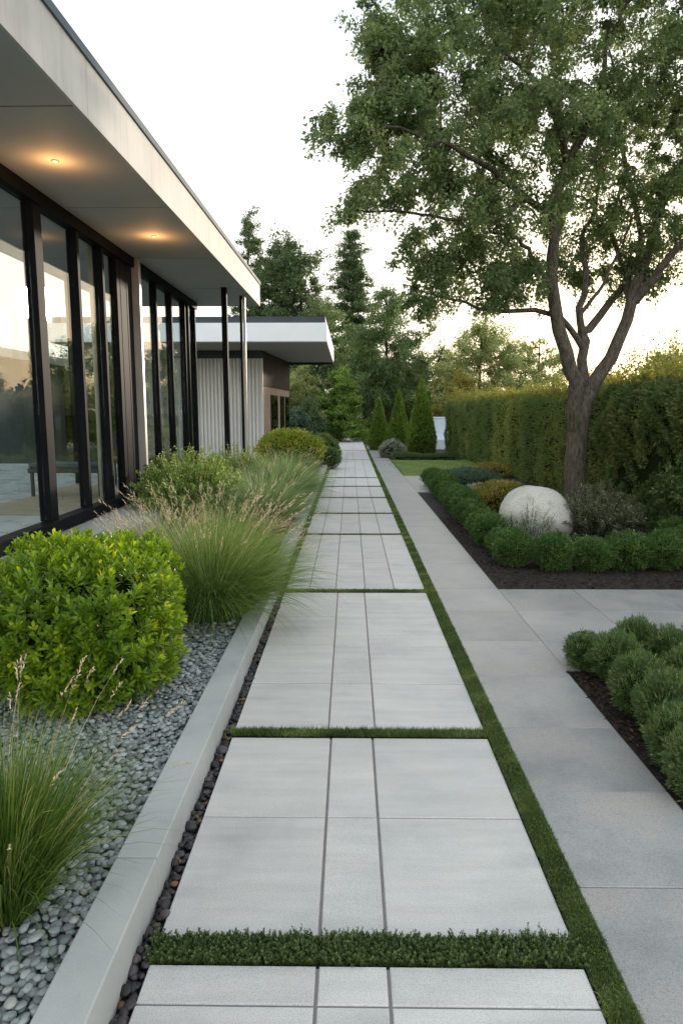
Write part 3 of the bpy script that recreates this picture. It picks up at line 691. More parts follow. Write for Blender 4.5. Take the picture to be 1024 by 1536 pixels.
m = MB(); m.box(RB, RX(Y1)-.03, Y1-.045, Y1-.005, ZS-.012, ZT); build_at(m, 'fascia', M['fascia'], pv, PO)
m = MB(); m.box(RB, RB+.028, Y0, Y1-.05, ZS-.012, ZT); build_at(m, 'fascia', M['fascia'], pv, PO)
m = MB(); ysub = np.linspace(Y0, Y1+.02, 16); m.prism([(RX(y)+.02, y) for y in ysub]+[(RB-.02, Y1+.02), (RB-.02, Y0)], ZT+.003, ZC); build_at(m, 'coping', M['coping'], pv, PO)
# floor, sill, ledge
m = MB(); m.box(-9.2, GX+.03, -1, 16.6, .0, ZG-.05); build_at(m, 'floor', M['floor'], pv, PO)
m = MB(); m.box(GX-.05, GX+.12, -1, 15.2, ZG-.13, ZG); build_at(m, 'sill', M['frame'], pv, PO, bevel=.006)
m = MB(); m.box(-3.235, -2.55, -1, 15.6, 0, .365); build_at(m, 'ledge', M['kerb'], pv, PO, bevel=.008)
# head frame
m = MB(); m.box(GX-.05, GX+.10, -1, 15.0, ZS-.14, ZS-.002); build_at(m, 'head_frame', M['frame'], pv, PO)
def mull(y, w=.09, d=.13, x=GX, mat='frame', z0=ZG, z1=ZS-.14, name='mullion'):
    m = MB(); m.box(x-d/2, x+d/2, y-w/2, y+w/2, z0+.001, z1-.001); return build_at(m, name, M[mat], pv, PO, bevel=.006)
ym = [4.6, 6.05, 7.52, 8.60, 9.45]
for y in ym: mull(y, .19 if y == 7.52 else .08)
m = MB()                                              # dark ribbed panel beside the steel post
for k in range(5): m.box(GX-.06, GX+.055+.005*(k % 2), 10.0+k*.137, 10.0+k*.137+.135, ZG+.001, ZS-.142)
build_at(m, 'dark_panel', M['frame'], pv, PO)
mull(10.75, .10, .15, GX+.09, 'steel', .366, ZS-.002, 'steel_post')
for y in (10.95, 12.0, 13.0, 14.05, 14.35, 14.95): mull(y, .07, .12)
panes = [(-.9, 4.55), (4.65, 6.0), (6.1, 7.42), (7.62, 8.55), (8.65, 9.40), (9.50, 9.99), (10.99, 11.96), (12.04, 12.96), (13.04, 14.01), (14.39, 14.91)]
for a, b in panes:
    m = MB(); m.box(GX-.006, GX+.006, a, b, ZG+.001, ZS-.141); build_at(m, 'glass_pane', M['glass'], pv, PO)
# back glazing and end
for y in (2.0, 5.0, 8.6, 12.0, 14.95): mull(y, .08, .10, RB+.25, z0=ZG-.049, z1=ZS)
for a, b in ((-1, 1.95), (2.05, 4.95), (5.05, 8.55), (8.65, 11.95), (12.05, 14.9)):
    m = MB(); m.box(RB+.246, RB+.254, a, b, ZG-.049, ZS-.001); build_at(m, 'glass_pane', M['glass'], pv, PO)
m = MB(); m.box(RB+.3, GX-.07, 14.93, 14.94, ZG-.04, ZS-.1); build_at(m, 'glass_pane', M['glass'], pv, PO)
# pale curtain bunched beside the panel
M['curtain'] = solid('linen_curtain', (.50, .46, .38), .9, var=.06)
yy = np.linspace(9.56, 9.95, 40); xx = GX-.16+.03*np.sin(yy*75)
V = np.array([(x, y, z) for z in (ZG-.03, ZS-.02) for x, y in zip(xx, yy)]); F = np.array([[i, i+1, i+41, i+40] for i in range(39)])
o = mesh_np('curtain', V-np.array(PO), F, M['curtain'], pv, smooth=True); sm = o.modifiers.new('s', 'SOLIDIFY'); sm.thickness = .006
# free columns under the roof end
def post(px, yd, w, mat):
    x = D(px, 600, yd)[0]; m = MB(); m.box(x-w/2, x+w/2, yd-w/2, yd+w/2, .08, ZS-.001); build_at(m, 'column', M[mat], pv, PO, bevel=.005)
post(340, 13.2, .10, 'frame'); post(364.3, 14.1, .05, 'frame'); post(369.2, 14.0, .045, 'steel')
# ceiling lamps
for px, py in ((83, 241), (231, 354)):
    p = G(px, py, ZS)
    m = MB(); m.cyl(p[0], p[1], ZS-.008, ZS-.001, .035, 24, .038); l = build_at(m, 'ceiling_light', M['steel'], pv, PO)
    m = MB(); m.cyl(p[0], p[1], ZS-.014, ZS-.0085, .018, 16, .022); build_at(m, 'bulb', M['lamp'], l, (PO[0], PO[1], 0))
    ld = bpy.data.lights.new('ceiling_lamp', 'POINT'); ld.energy = 3.4; ld.color = (1, .50, .18); ld.shadow_soft_size = .03
    lo = bpy.data.objects.new('ceiling_lamp', ld); COL.objects.link(lo); lo.location = (p[0], p[1], ZS-.19)
# furniture inside
bc = G(125, 742, .45)
bn = thing('bench', 'low dark upholstered bench standing inside the glass pavilion', 'bench', (-4.2, 10.2, .451))
m = MB(); m.box(-.55, .55, -.22, .22, .36, .43); m.build('seat', M['bench'], bn, bevel=.01)
m = MB(); m.box(-.54, .54, -.21, .21, .431, .50); m.build('cushion', M['cushion'], bn, bevel=.02)
for sx in (-.5, .5):
    for sy in (-.18, .18):
        m = MB(); m.box(sx-.02, sx+.02, sy-.02, sy+.02, 0, .359); m.build('leg', M['bench'], bn)
o = MB().box(-4.75, -3.5, 8.2, 11.6, .4515, .459).build('rug', M['rug']); tag(o, 'flat beige woven rug on the pavilion floor under the bench', 'rug')
ch = thing('chair', 'small chair with an orange brown seat pad beside the bench in the pavilion', 'chair', (-3.85, 11.5, .451))
M['pad'] = solid('rust_pad', (.34, .11, .05), .8)
MB().box(-.2, .2, -.2, .2, .43, .46).build('seat', M['bench'], ch, bevel=.008)
MB().box(-.18, .18, -.18, .18, .461, .50).build('seat_pad', M['pad'], ch, bevel=.015)
m = MB(); m.box(-.2, .2, .18, .205, .47, .85); m.build('backrest', M['bench'], ch, bevel=.008)
for sx in (-.18, .18):
    for sy in (-.18, .18): MB().box(sx-.015, sx+.015, sy-.015, sy+.015, 0, .429).build('leg', M['bench'], ch)

# annex seen through the glass at the far left
an = thing('annex', 'dark glazed annex with flat roof seen through the pavilion glass, far left', 'building', (-14, 20, 0))
m = MB(); m.box(-3.2, 3.2, 0, 6, 0, 3.35); m.build('wall', M['annex'], an)
m = MB(); m.box(-3.6, 3.6, -.7, 6.5, 3.352, 3.62); m.build('roof', M['fascia'], an)
for k in range(4):
    x = -2.3+k*1.45
    f = MB().box(x, x+1.3, -.06, -.002, .4, 3.0).build('window', M['frame'], an)
    MB().box(x+.07, x+1.23, -.075, -.061, .47, 2.93).build('pane', M['glassdark'], f)

# ------------------------------------------------------------------ second house
HY, HW, HB = 22.0, 25.0, 31.0
xr = D(490, 512, HY)[0]; xl = D(72, 500, HY)[0]; zs = D(490, 512, HY)[2]; zt = D(490, 484, HY)[2]; zc = D(490, 474, HY)[2]
xw0 = D(395, 600, HW)[0]; xw1 = D(435, 600, HB-.2)[0]
hs = thing('flat_roof_house', 'low house with white edged flat roof, ribbed grey cladding and brown side wall', 'building', (0, 0, 0))
rf = MB().box(xl, xr, HY, HB, zs+.002, zt).build('roof', M['white'], hs)
MB().box(xl+.12, xr-.05, HY+.10, HB-.1, zt+.002, zc).build('parapet', M['slate'], rf)
MB().box(xl+.03, xr-.03, HB-.12, HB+.03, zs-.12, zs).build('back_beam', M['brown'], rf)
MB().box(xl+.02, xr-.02, HY+.03, HB-.13, zs-.02, zs+.001).build('soffit', M['soffit'], rf)
# ribbed wall
xs0 = D(262, 600, HW)[0]
m = MB(); x = xs0; 
m.box(xs0, xw0-.04, HW+.03, HW+.25, 0, zs-.021)
while x < xw0-.14:
    m.box(x, x+.075, HW-.03, HW+.031, 0, zs-.3); x += .135
m.build('wall', M['ribbed'], hs)
MB().box(xs0, xw0, HW-.05, HW+.03, zs-.29, zs-.022).build('wall_head_shade', M['slate'], hs)  # dark strip stands in for the soffit's shade on the wall head
MB().box(xw0-.06, xw0, HW-.04, HW+.05, 0, zs-.295).build('corner_trim', M['ribbed'], hs)
# stone wall piece
m = MB()
for i in range(9):
    for j in range(3):
        w = .52; x = xs0-1.6+j*w+(i % 2)*.12; m.bbox(x, x+w-.015, HW-.05-.02*((i+j) % 3), HW+.2, i*.4, i*.4+.385, .01)
m.build('stone_pier', M['stonewall'], hs)
# brown side wall (slightly splayed) with boards, door and windows
def side(y): return xw0+(xw1-xw0)*(y-HW-.05)/(HB-.2-HW)
def sidebox(ya, yb, z0, z1, off, th, name, mat, par):
    a, b = side(ya)+off, side(yb)+off
    m = MB(); m.prism([(a-th, ya), (a, ya), (b, yb), (b-th, yb)], z0, z1); return m.build(name, M[mat], par)
sidebox(HW+.06, HB-.2, 2.63, zs-.021, -.001, .15, 'upper_side_wall', 'brown', hs)
sidebox(HW+.06, HB-.2, 0, 2.628, -.03, .12, 'side_wall', 'tan', hs)
dr = sidebox(26.5, 27.9, 0, 2.35, .0, .028, 'door', 'frame', hs); sidebox(26.62, 27.78, .1, 2.25, .012, .010, 'door_glass', 'glassdark', dr)
for ya, yb in ((28.5, 29.4), (29.7, 30.6)):
    w = sidebox(ya, yb, .5, 2.35, .0, .028, 'window', 'frame', hs); sidebox(ya+.08, yb-.08, .58, 2.27, .012, .010, 'pane', 'glassdark', w)

# ------------------------------------------------------------------ pale garden wall at the lawn end
wl = thing('garden_wall', 'short pale blue grey garden wall with a ledge, behind the tallest cone conifer', 'wall', (0, 0, 0))
a = D(640, 600, 32)[0]; b = D(690, 600, 32)[0]
MB().box(a, b, 32, 32.3, 0, D(655, 627, 32)[2]).build('wall', M['gardenwall'], wl, bevel=.01)
MB().box(a-.02, b, 31.97, 32.33, D(655, 627, 32)[2]+.002, D(655, 627, 32)[2]+.05).build('coping', M['white'], wl)
MB().box(a, b, 31.4, 31.997, 0, D(655, 659, 31.4)[2]).build('ledge', M['gardenwall'], wl, bevel=.01)

# ------------------------------------------------------------------ boulder
iv, jf = ico(4)
P_ = iv*np.array([.475, .45, .41]); P_[:, 2] *= np.where(iv[:, 2] > 0, 1, .9); k = 1+.055*wob(iv, 1.7, 3)+.016*wob(iv, 6, 5)
P_ = P_*k[:, None]; P_[:, 0] += P_[:, 2]*-.12
bo = mesh_np('boulder', P_+[0, 0, .36], jf, M['boulder'], None, smooth=True); p = D(803, 775, 9.1); bo.location = (p[0], p[1], -.05)
tag(bo, 'large smooth pale granite boulder in front of the tree trunk', 'boulder')

# ------------------------------------------------------------------ the main tree
TY = 11.7
def T(px, py, dy=0): return D(px, py, TY+dy)
tb = G(865, 770, 0); TY = tb[1]
limbs = []
def limb(pts, r0, r1, n=14): 
    q = smooth_path(pts, n, .012); rr = np.linspace(r0, r1, n); limbs.append((q, list(rr))); return q
q = smooth_path([tb-[0, 0, .1], T(862, 700), T(870, 620), T(884, 585, .05)], 12, .006)
limbs.append((q, [0.294, 0.22, 0.194, 0.183, 0.179, 0.174, 0.169, 0.165, 0.158, 0.147, 0.124, 0.09]))
q = smooth_path([T(866, 660, .0), T(862, 610, -.05), T(860, 570, -.12), T(845, 520, -.2), T(826, 440, -.3), T(828, 370, -.35), T(832, 310, -.3), T(852, 240, -.2), T(885, 195, 0), T(905, 120, .2), T(915, 30, .3)], 22, .02)
limbs.append((q, [.08, .130, .130]+list(np.linspace(.128, .028, 19))))
q = smooth_path([T(870, 640, .02), T(880, 595, .05), T(905, 555, .1), T(928, 500, .2), T(958, 410, .3), T(985, 330, .4), T(1005, 270, .5), T(1050, 200, .6), T(1080, 100, .7)], 18, .02)
limbs.append((q, [.08, .124, .124]+list(np.linspace(.122, .032, 15))))
q = smooth_path([T(874, 620, .1), T(876, 540, .2), T(874, 505, .3), T(890, 485, .5), T(925, 440, .7), T(960, 380, .9), T(950, 300, 1.2), T(925, 200, 1.4), T(935, 100, 1.5)], 16, .02)
limbs.append((q, list(np.linspace(.095, .025, 16))))
limb([T(875, 510, .3), T(868, 470, .2), T(880, 420, .2), T(872, 360, .4), T(890, 320, .6), T(900, 260, .9)], .07, .02)
limb([T(868, 475, .2), T(900, 430, .1), T(930, 370, .0), T(945, 330, -.2)], .035, .015)
limb([T(872, 520, .2), T(845, 480, .0), T(800, 466, -.3), T(740, 466, -.6), T(690, 452, -.9), T(640, 440, -1.1)], .055, .012)
limb([T(830, 440, -.3), T(805, 400, -.6), T(780, 360, -.9), T(740, 350, -1.2)], .05, .015)
limb([T(945, 455, .25), T(985, 410, .0), T(1015, 370, -.2), T(1070, 330, -.4)], .09, .03)
limb([T(830, 330, -.3), T(780, 290, -.7), T(730, 250, -1.2), T(660, 210, -1.6), T(580, 190, -1.9)], .06, .015)
limb([T(850, 245, -.2), T(830, 170, -.8), T(790, 110, -1.3), T(740, 60, -1.6)], .06, .015)
limb([T(945, 455, .25), T(934, 400, .7), T(915, 330, 1.2), T(950, 250, 1.6)], .06, .02)
limb([T(790, 300, -.7), T(700, 330, -1.0), T(620, 320, -1.2), T(540, 315, -1.3)], .03, .012)
blob_px = [  # px, py, rx, ry, depth offset, depth radius
 (880, 60, 190, 120, 0, 2.6), (730, 90, 130, 110, -.6, 1.9), (620, 60, 75, 75, -.9, 1.2), (690, 220, 130, 95, -1.0, 1.8), (600, 235, 75, 70, -1.3, 1.2),
 (800, 230, 110, 90, -.6, 1.6), (970, 190, 130, 110, .3, 2.2), (670, 325, 75, 55, -.9, 1.2), (575, 305, 50, 26, -1.2, .6), (520, 318, 22, 9, -1.3, .25), (530, 222, 40, 24, -1.6, .5), (487, 190, 26, 16, -1.7, .3), (505, 205, 26, 14, -1.7, .3), (745, 395, 60, 36, -.6, .6), (860, 400, 40, 26, .7, .6), (640, 375, 38, 28, -1.0, .6), (650, 450, 50, 20, -.9, .5), (740, 445, 50, 18, -.7, .5), (560, 150, 30, 60, -1.2, .6),
 (760, 340, 75, 45, -.7, 1.0), (700, 410, 85, 38, -.8, .9), (650, 420, 36, 28, -.9, .6), (960, 320, 90, 60, .4, 1.4), (1040, 330, 60, 90, .3, 1.4), (780, 420, 55, 26, -.5, .7),
 (880, 330, 70, 50, .9, 1.0), (590, 120, 50, 60, -1.2, .8), (1090, 120, 130, 150, .5, 2.2), (930, 420, 55, 25, .9, .8), (800, -60, 200, 90, -.3, 2.2), (1000, -80, 200, 90, 0, 2.2), (560, 50, 30, 40, -1, .5)]
bl = []
for px, py, rx, ry, dy, dr_ in blob_px:
    c = T(px, py, dy); s = (TY+dy)/1030; bl.append((c[0], c[1], c[2], rx*s, dr_, ry*s))
C = blobs_sample(bl, 1600, 2.6)
make_tree('garden_tree', 'tall multi stemmed leafy tree rising behind the boulder on the right', 'tree', tb, limbs, C, 128, .16, .064, .040, M['lf_tree'], M['bark'], k=.0055, tip=.004, flat=.8, hang=.35, tubesides=12)

# ------------------------------------------------------------------ hedges
def hedge(name, label, p0, p1, thick, h, n, ll, lw, mat, tipn=0, tiph=.35, lump=.07, seed=1, topvar=.05):
    p0, p1 = np.array(p0, float), np.array(p1, float); Ld = np.linalg.norm(p1-p0); ax = (p1-p0)/Ld; nr = np.array([-ax[1], ax[0]])
    root = thing(name, label, 'hedge', (p0[0], p0[1], 0))
    ang = math.atan2(ax[1], ax[0]); root.rotation_euler = (0, 0, ang)
    # local: x along, y across (0 .. thick), z up.  faces weighted to those that can be seen
    areas = np.array([Ld*h, Ld*h*.35, Ld*thick*1.0, thick*h, thick*h]); pr = areas/areas.sum(); f = rng.choice(5, n, p=pr)
    a, b = rng.random(n), rng.random(n)
    P = np.zeros((n, 3)); Nn = np.zeros((n, 3))
    for i, (fx, nn) in enumerate([(lambda a, b: (a*Ld, 0*a, b*h), (0, -1, 0)), (lambda a, b: (a*Ld, 0*a+thick, b*h), (0, 1, 0)), (lambda a, b: (a*Ld, b*thick, 0*a+h), (0, 0, 1)), (lambda a, b: (0*a, a*thick, b*h), (-1, 0, 0)), (lambda a, b: (0*a+Ld, a*thick, b*h), (1, 0, 0))]):
        k = f == i; P[k] = np.stack(fx(a[k], b[k]), 1); Nn[k] = nn
    w = wob(P, 2.2, seed)*lump+wob(P, 7, seed+1)*lump*.45+wob(P, 17, seed+2)*lump*.2
    w += topvar*(Nn[:, 2])*wob(P*[1, .3, 0], 1.1, seed+3)
    P = P+Nn*(w-.10*rng.random(n)**1.6)[:, None]
    # round the upper edge
    e = np.clip((P[:, 2]-(h-.22))/.22, 0, 1)**2*.14; P[:, 1] += np.where(P[:, 1] < thick/2, e, -e)
    A_ = unit(Nn*.8+rng.normal(size=(n, 3))*.55+np.array([0, 0, .25])); NN = unit(Nn+rng.normal(size=(n, 3))*.6)
    rn = np.clip(.55*rng.random(n)+.25+.3*wob(P, 1.5, seed+4), 0, 1)
    # core
    nx, nz = max(4, int(Ld/.5)), 5
    ci = .13; cv = [(ci+(Ld-2*ci)*i/nx, y, z) for i in range(nx+1) for (y, z) in ((ci, 0), (ci, h-.25), (ci+.15, h-ci), (thick-ci-.15, h-ci), (thick-ci, h-.25), (thick-ci, 0))]
    cf = [(i*6+j, i*6+j+1, (i+1)*6+j+1, (i+1)*6+j) for i in range(nx) for j in range(5)]
    cf += [(0, 1, 2, 3), (0, 3, 4, 5)]; q = nx*6; cf += [(q+3, q+2, q+1, q), (q+5, q+4, q+3, q)]
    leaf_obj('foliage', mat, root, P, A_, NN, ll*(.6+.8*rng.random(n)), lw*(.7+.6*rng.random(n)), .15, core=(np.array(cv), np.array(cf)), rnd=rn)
    if tipn:
        ns = tipn; B = np.stack([rng.random(ns)*Ld, rng.random(ns)*thick, np.full(ns, h-.05)], 1); per = 14
        hh = tiph*(.2+.9*rng.random(ns)**1.5)*(.7+.6*np.clip(wob(B, .9, seed+8)+.5, 0, 1.5)); d = unit(np.array([0, 0, 1.0])+rng.normal(size=(ns, 3))*.25)
        ix = np.repeat(np.arange(ns), per); t = np.tile(np.linspace(0, 1, per), ns)
        P = B[ix]+d[ix]*(t*hh[ix])[:, None]+rng.normal(size=(ns*per, 3))*.02
        leaf_obj('new_shoots', M['lf_hedgetip'], root, P, d[ix]*.6+rdir(ns*per), rdir(ns*per), ll*1.1, lw*1.1)
    return root
h0 = G(692, 688); h0x = 3.95
hedge('tall_hedge', 'long clipped evergreen hedge with golden tips running behind the lawn and tree', (4.05, 30), (4.55, 11.2), -1.6 if False else 1.5, 2.12, 95000, .055, .026, M['lf_hedge'], tipn=3200, tiph=.42, seed=3) if False else None
# hedge local y axis points to the left of its direction: build running away from the viewer's right so the front face looks to the path
def hedge_run(name, label, pn, pf, thick, h, *a, **k):     # pn near end, pf far end, body lies to the right
    d = np.array(pf, float)-np.array(pn, float); d /= np.linalg.norm(d)
    return hedge(name, label, pf, pn, thick, h, *a, **k)
hedge_run('tall_hedge', 'long clipped evergreen hedge with golden tips running behind the lawn', (4.50, 11.6), (3.98, 29), 1.5, 2.10, 100000, .060, .028, M['lf_hedge'], tipn=2000, tiph=.42, seed=3, topvar=.12)
hedge_run('tall_hedge', 'darker looser tall hedge on the far right behind the tree trunk', (4.75, 6.5), (4.35, 11.9), 1.6, 2.14, 95000, .064, .030, M['lf_dark'], tipn=550, tiph=.6, lump=.18, seed=21, topvar=.2)
hedge_run('low_hedge', 'low dark clipped hedge edging the far end of the lawn', (1.5, gy(689.5)), (3.85, gy(689.5)+.01), -.5 if False else .5, .24, 9000, .035, .018, M['lf_dark'], lump=.03, seed=5)

# ------------------------------------------------------------------ cone conifers
for px, top, base, wpx, Y, lab in ((632, 566, 677, 46, 26.6, 'tallest cone shaped conifer, nearest the pale garden wall'), (598, 584, 668, 36, 29.0, 'middle one of the three cone shaped conifers'), (568, 596, 664, 32, 31.0, 'shortest cone shaped conifer, beside the far end of the path')):
    c = D(px, 618, Y); s = Y/1030; hh = D(px, top, Y)[2]
    shell_plant('conical_conifer', lab, 'conifer', (c[0], Y, 0), (wpx*s*.5*.96, wpx*s*.5*.96, hh/2), 11000, .085, .035, M['lf_thuja'], 'cone shaped conifers', lump=.07, up=1.0, out=.7, seed=int(px), cone=.85, lumps=5, depth=.22, jit=.35)

# ------------------------------------------------------------------ edging mounds
def mound_proto(name, label, rad, n, ll, lw, mat, seed, group, up=.6, jit=.45, **k):
    return shell_plant(name, label, 'shrub', (0, 0, 0), rad, n, ll, lw, mat, group, lump=.15, up=up, jit=jit, seed=seed, lumps=6.5, depth=.38, corefrac=.72, **k)
ordw = ['first', 'second', 'third', 'fourth', 'fifth', 'sixth', 'seventh', 'eighth', 'ninth', 'tenth', 'eleventh', 'twelfth', 'thirteenth', 'fourteenth', 'fifteenth', 'sixteenth']
protos = []
spots = []
y = 7.55; i = 0
while y < 16.3 and i < 16:
    x = 1.80+.016*(y-7.5)+rng.normal()*.02
    spots.append((x, y, 1.0+.12*rng.normal()*.6, 'round green mound beside the side paving, %s from the boulder bed front corner' % ordw[i])); y += .56; i += 1
fx = [2.22, 2.63, 3.05, 3.44, 3.86, 4.27, 4.66, 5.08]
for j, x in enumerate(fx): spots.append((x, 7.35+rng.normal()*.04, .98+.1*rng.normal()*.7, 'green mound along the boulder bed front edge, %s right of the corner mound' % ordw[j]))
for j, (x, yy_) in enumerate(((3.95, 7.9), (4.4, 8.0), (4.1, 8.5), (4.65, 8.6))):
    spots.append((x, yy_, .92, 'dark green mound in the second row behind the front edging, %s from the boulder' % ordw[j]))
for k_, (x, y, s, lab) in enumerate(spots):
    if k_ < 3:
        o = mound_proto('edging_mound', lab, (.225, .245, .21), 7200, .034, .0105, M['lf_box'], 40+k_, 'round green mounds edging the boulder bed'); o.location = (x, y, 0); o.scale = (s, s, s); protos.append(o)
    else: o = dup(protos[k_ % 3], (x, y, 0), rng.random()*6.28, (s*rng.uniform(.93, 1.1), s*rng.uniform(.93, 1.1), s*rng.uniform(.9, 1.12)), lab)
# near right bed
nb = [(877, 975, .135), (924, 984, .17), (953, 962, .16), (958, 1028, .175), (998, 1062, .175), (1018, 1108, .165), (1005, 975, .17), (1052, 1150, .165), (1030, 1020, .17), (1055, 1080, .18), (1060, 960, .17), (1085, 1010, .17)]
nl = ['small rosemary like ball shrub at the corner of the near bed', 'second ball shrub along the near bed edge, just behind the corner one', 'dark ball shrub behind the second one in the near bed', 'third ball shrub along the paved edge of the near bed', 'fourth ball shrub along the paved edge of the near bed', 'fifth ball shrub down the near bed edge, at the right frame edge', 'dark back row ball shrub of the near bed at the right frame edge', 'lowest ball shrub at the right frame edge of the near bed', 'inner ball shrub of the near bed behind the third edge one', 'inner ball shrub of the near bed behind the fourth edge one', 'outermost back row ball shrub of the near bed', 'outermost inner ball shrub of the near bed']
pn = []
for i, (px, py, r) in enumerate(nb):
    p = G(px, py, r*.9)
    if i < 2:
        o = mound_proto('ball_shrub', nl[i], (.158, .158, .155), 10500, .025, .0052, M['lf_needle'], 60+i, 'ball shrubs in the near right bed', up=.6, jit=.35); pn.append(o); o.location = (p[0], p[1], 0); s = r/.17; o.scale = (s, s, s)
    else: dup(pn[i % 2], (p[0], p[1], 0), rng.random()*6.28, (r/.185, r/.185, r/.165*rng.uniform(.95, 1.12)), nl[i])
p = G(1022, 1020, .15)

# ------------------------------------------------------------------ plants around the boulder
c = D(752, 745, 11.6); shell_plant('amber_shrub', 'low yellow orange shrub to the left behind the boulder', 'shrub', (c[0], 11.6, 0), (.50, .5, .27), 7000, .055, .028, M['lf_orange'], lump=.18, seed=71, up=.8, jit=.5, depth=.3)
c = D(700, 712, 15.8); shell_plant('blue_ground_cover', 'low spreading blue green shrub between the lawn and the yellow shrub', 'shrub', (c[0], 15.8, 0), (.72, 1.0, .19), 9000, .06, .018, M['lf_blue'], lump=.14, seed=72, up=.6)
c = D(717, 738, 13.2); shell_plant('silver_plant', 'small silvery white plant beside the yellow shrub', 'plant', (c[0], 13.2, 0), (.25, .25, .15), 1500, .06, .025, M['lf_grey'], lump=.2, seed=73, up=.8, corefrac=.6)
for px, Y, w, h_, lab in ((740, 18.5, .7, .16, 'low amber tinted ground plant at the foot of the hedge by the lawn'), ):
    c = D(px, 700, Y); shell_plant('amber_ground_plant', lab, 'plant', (c[0], Y, 0), (w, .7, h_), 3500, .06, .03, M['lf_orange'], lump=.2, seed=74, corefrac=.6)
def loose_shrub(name, label, c, w, h, stems, per, ll, lw, mat, seed=0, flower=0, fl_h=1.0, cat='shrub', spread=.6, group=None):
    root = thing(name, label, cat, tuple(c), group)
    a = rng.random(stems)*2*pi; r = np.sqrt(rng.random(stems))
    B = np.stack([r*.3*w*np.cos(a), r*.3*w*np.sin(a), np.zeros(stems)], 1)
    T_ = np.stack([r*w*np.cos(a), r*w*np.sin(a), h*(1-.45*r**2)*(.55+.5*rng.random(stems)**1.3)], 1)+rng.normal(size=(stems, 3))*.04*w
    paths = [(smooth_path([B[i], (B[i]+T_[i])/2+[0, 0, h*.10], T_[i]], 5, .01*h), [.005, .0045, .004, .003, .0015]) for i in range(stems)]
    V, F = tubes(paths, 4); mesh_np('stems', V, F, M['barkd'], root)
    pts = np.array([q for q, _ in paths]); ix = np.repeat(np.arange(stems), per); t = rng.random(stems*per)**.7*3.999; i0 = t.astype(int); f = t-i0
    P = pts[ix, i0]*(1-f)[:, None]+pts[ix, i0+1]*f[:, None]+rng.normal(size=(len(ix), 3))*ll*.35
    leaf_obj('foliage', mat, root, P, rdir(len(P))+[0, 0, .55], rdir(len(P))*.7+[0, 0, 1], ll*(.6+.7*rng.random(len(P))), lw, .1)
    if flower:
        f0 = mesh_np('flower', ICO1[0]*[.006*fl_h, .006*fl_h, .010*fl_h]*(1+.35*rng.normal(size=(len(ICO1[0]), 1))), ICO1[1], M['flower'], root, rng.random(len(ICO1[1])))
        for j, i in enumerate(rng.choice(stems, flower, replace=False)):
            f = f0 if j == 0 else f0.copy()
            if j: COL.objects.link(f); f.parent = root
            f.location = tuple(T_[i]+[0, 0, .02]); f.rotation_euler = (0, 0, rng.random()*6)
    return root
c = D(795, 800, 8.25); loose_shrub('grey_sprigs', 'wispy grey green sprigs in front of the boulder', (c[0], 8.25, 0), .34, .60, 70, 60, .045, .008, M['lf_grey'], cat='plant')
c = D(765, 800, 8.4); loose_shrub('green_sprigs', 'fine green sprigs at the left foot of the boulder', (c[0], 8.4, 0), .22, .45, 50, 60, .035, .008, M['lf_needle'], cat='plant')
c = G(895, 812); loose_shrub('wispy_shrub', 'loose olive grey shrub between the boulder and the dark hedge', (c[0], c[1], 0), .60, .78, 220, 90, .034, .016, M['lf_sage'], flower=12)
c = G(880, 838); loose_shrub('flower_spikes', 'low plant with small white flower spikes behind the front mounds', (c[0], c[1]+.2, 0), .35, .25, 60, 70, .035, .013, M['lf_box'], flower=14, cat='plant')
c = G(1000, 845, .4); loose_shrub('dark_bush', 'dark leafy bush in front of the tall hedge at the right edge', (4.55, 8.9, 0), .55, 1.35, 220, 110, .055, .028, M['lf_dark'], cat='shrub')
# near white-variegated plant
c = G(1035, 1035); loose_shrub('variegated_plant', 'small cream edged plant among the near ball shrubs', (c[0], c[1], 0), .10, .26, 30, 40, .04, .012, M['lf_yel'], cat='plant')
c = D(588, 668, 25.9); shell_plant('grey_mound', 'greyish rounded shrub at the foot of the cone shaped conifers', 'shrub', (c[0], 25.9, 0), (.45, .5, .33), 3500, .07, .035, M['lf_grey'], lump=.15, seed=80)

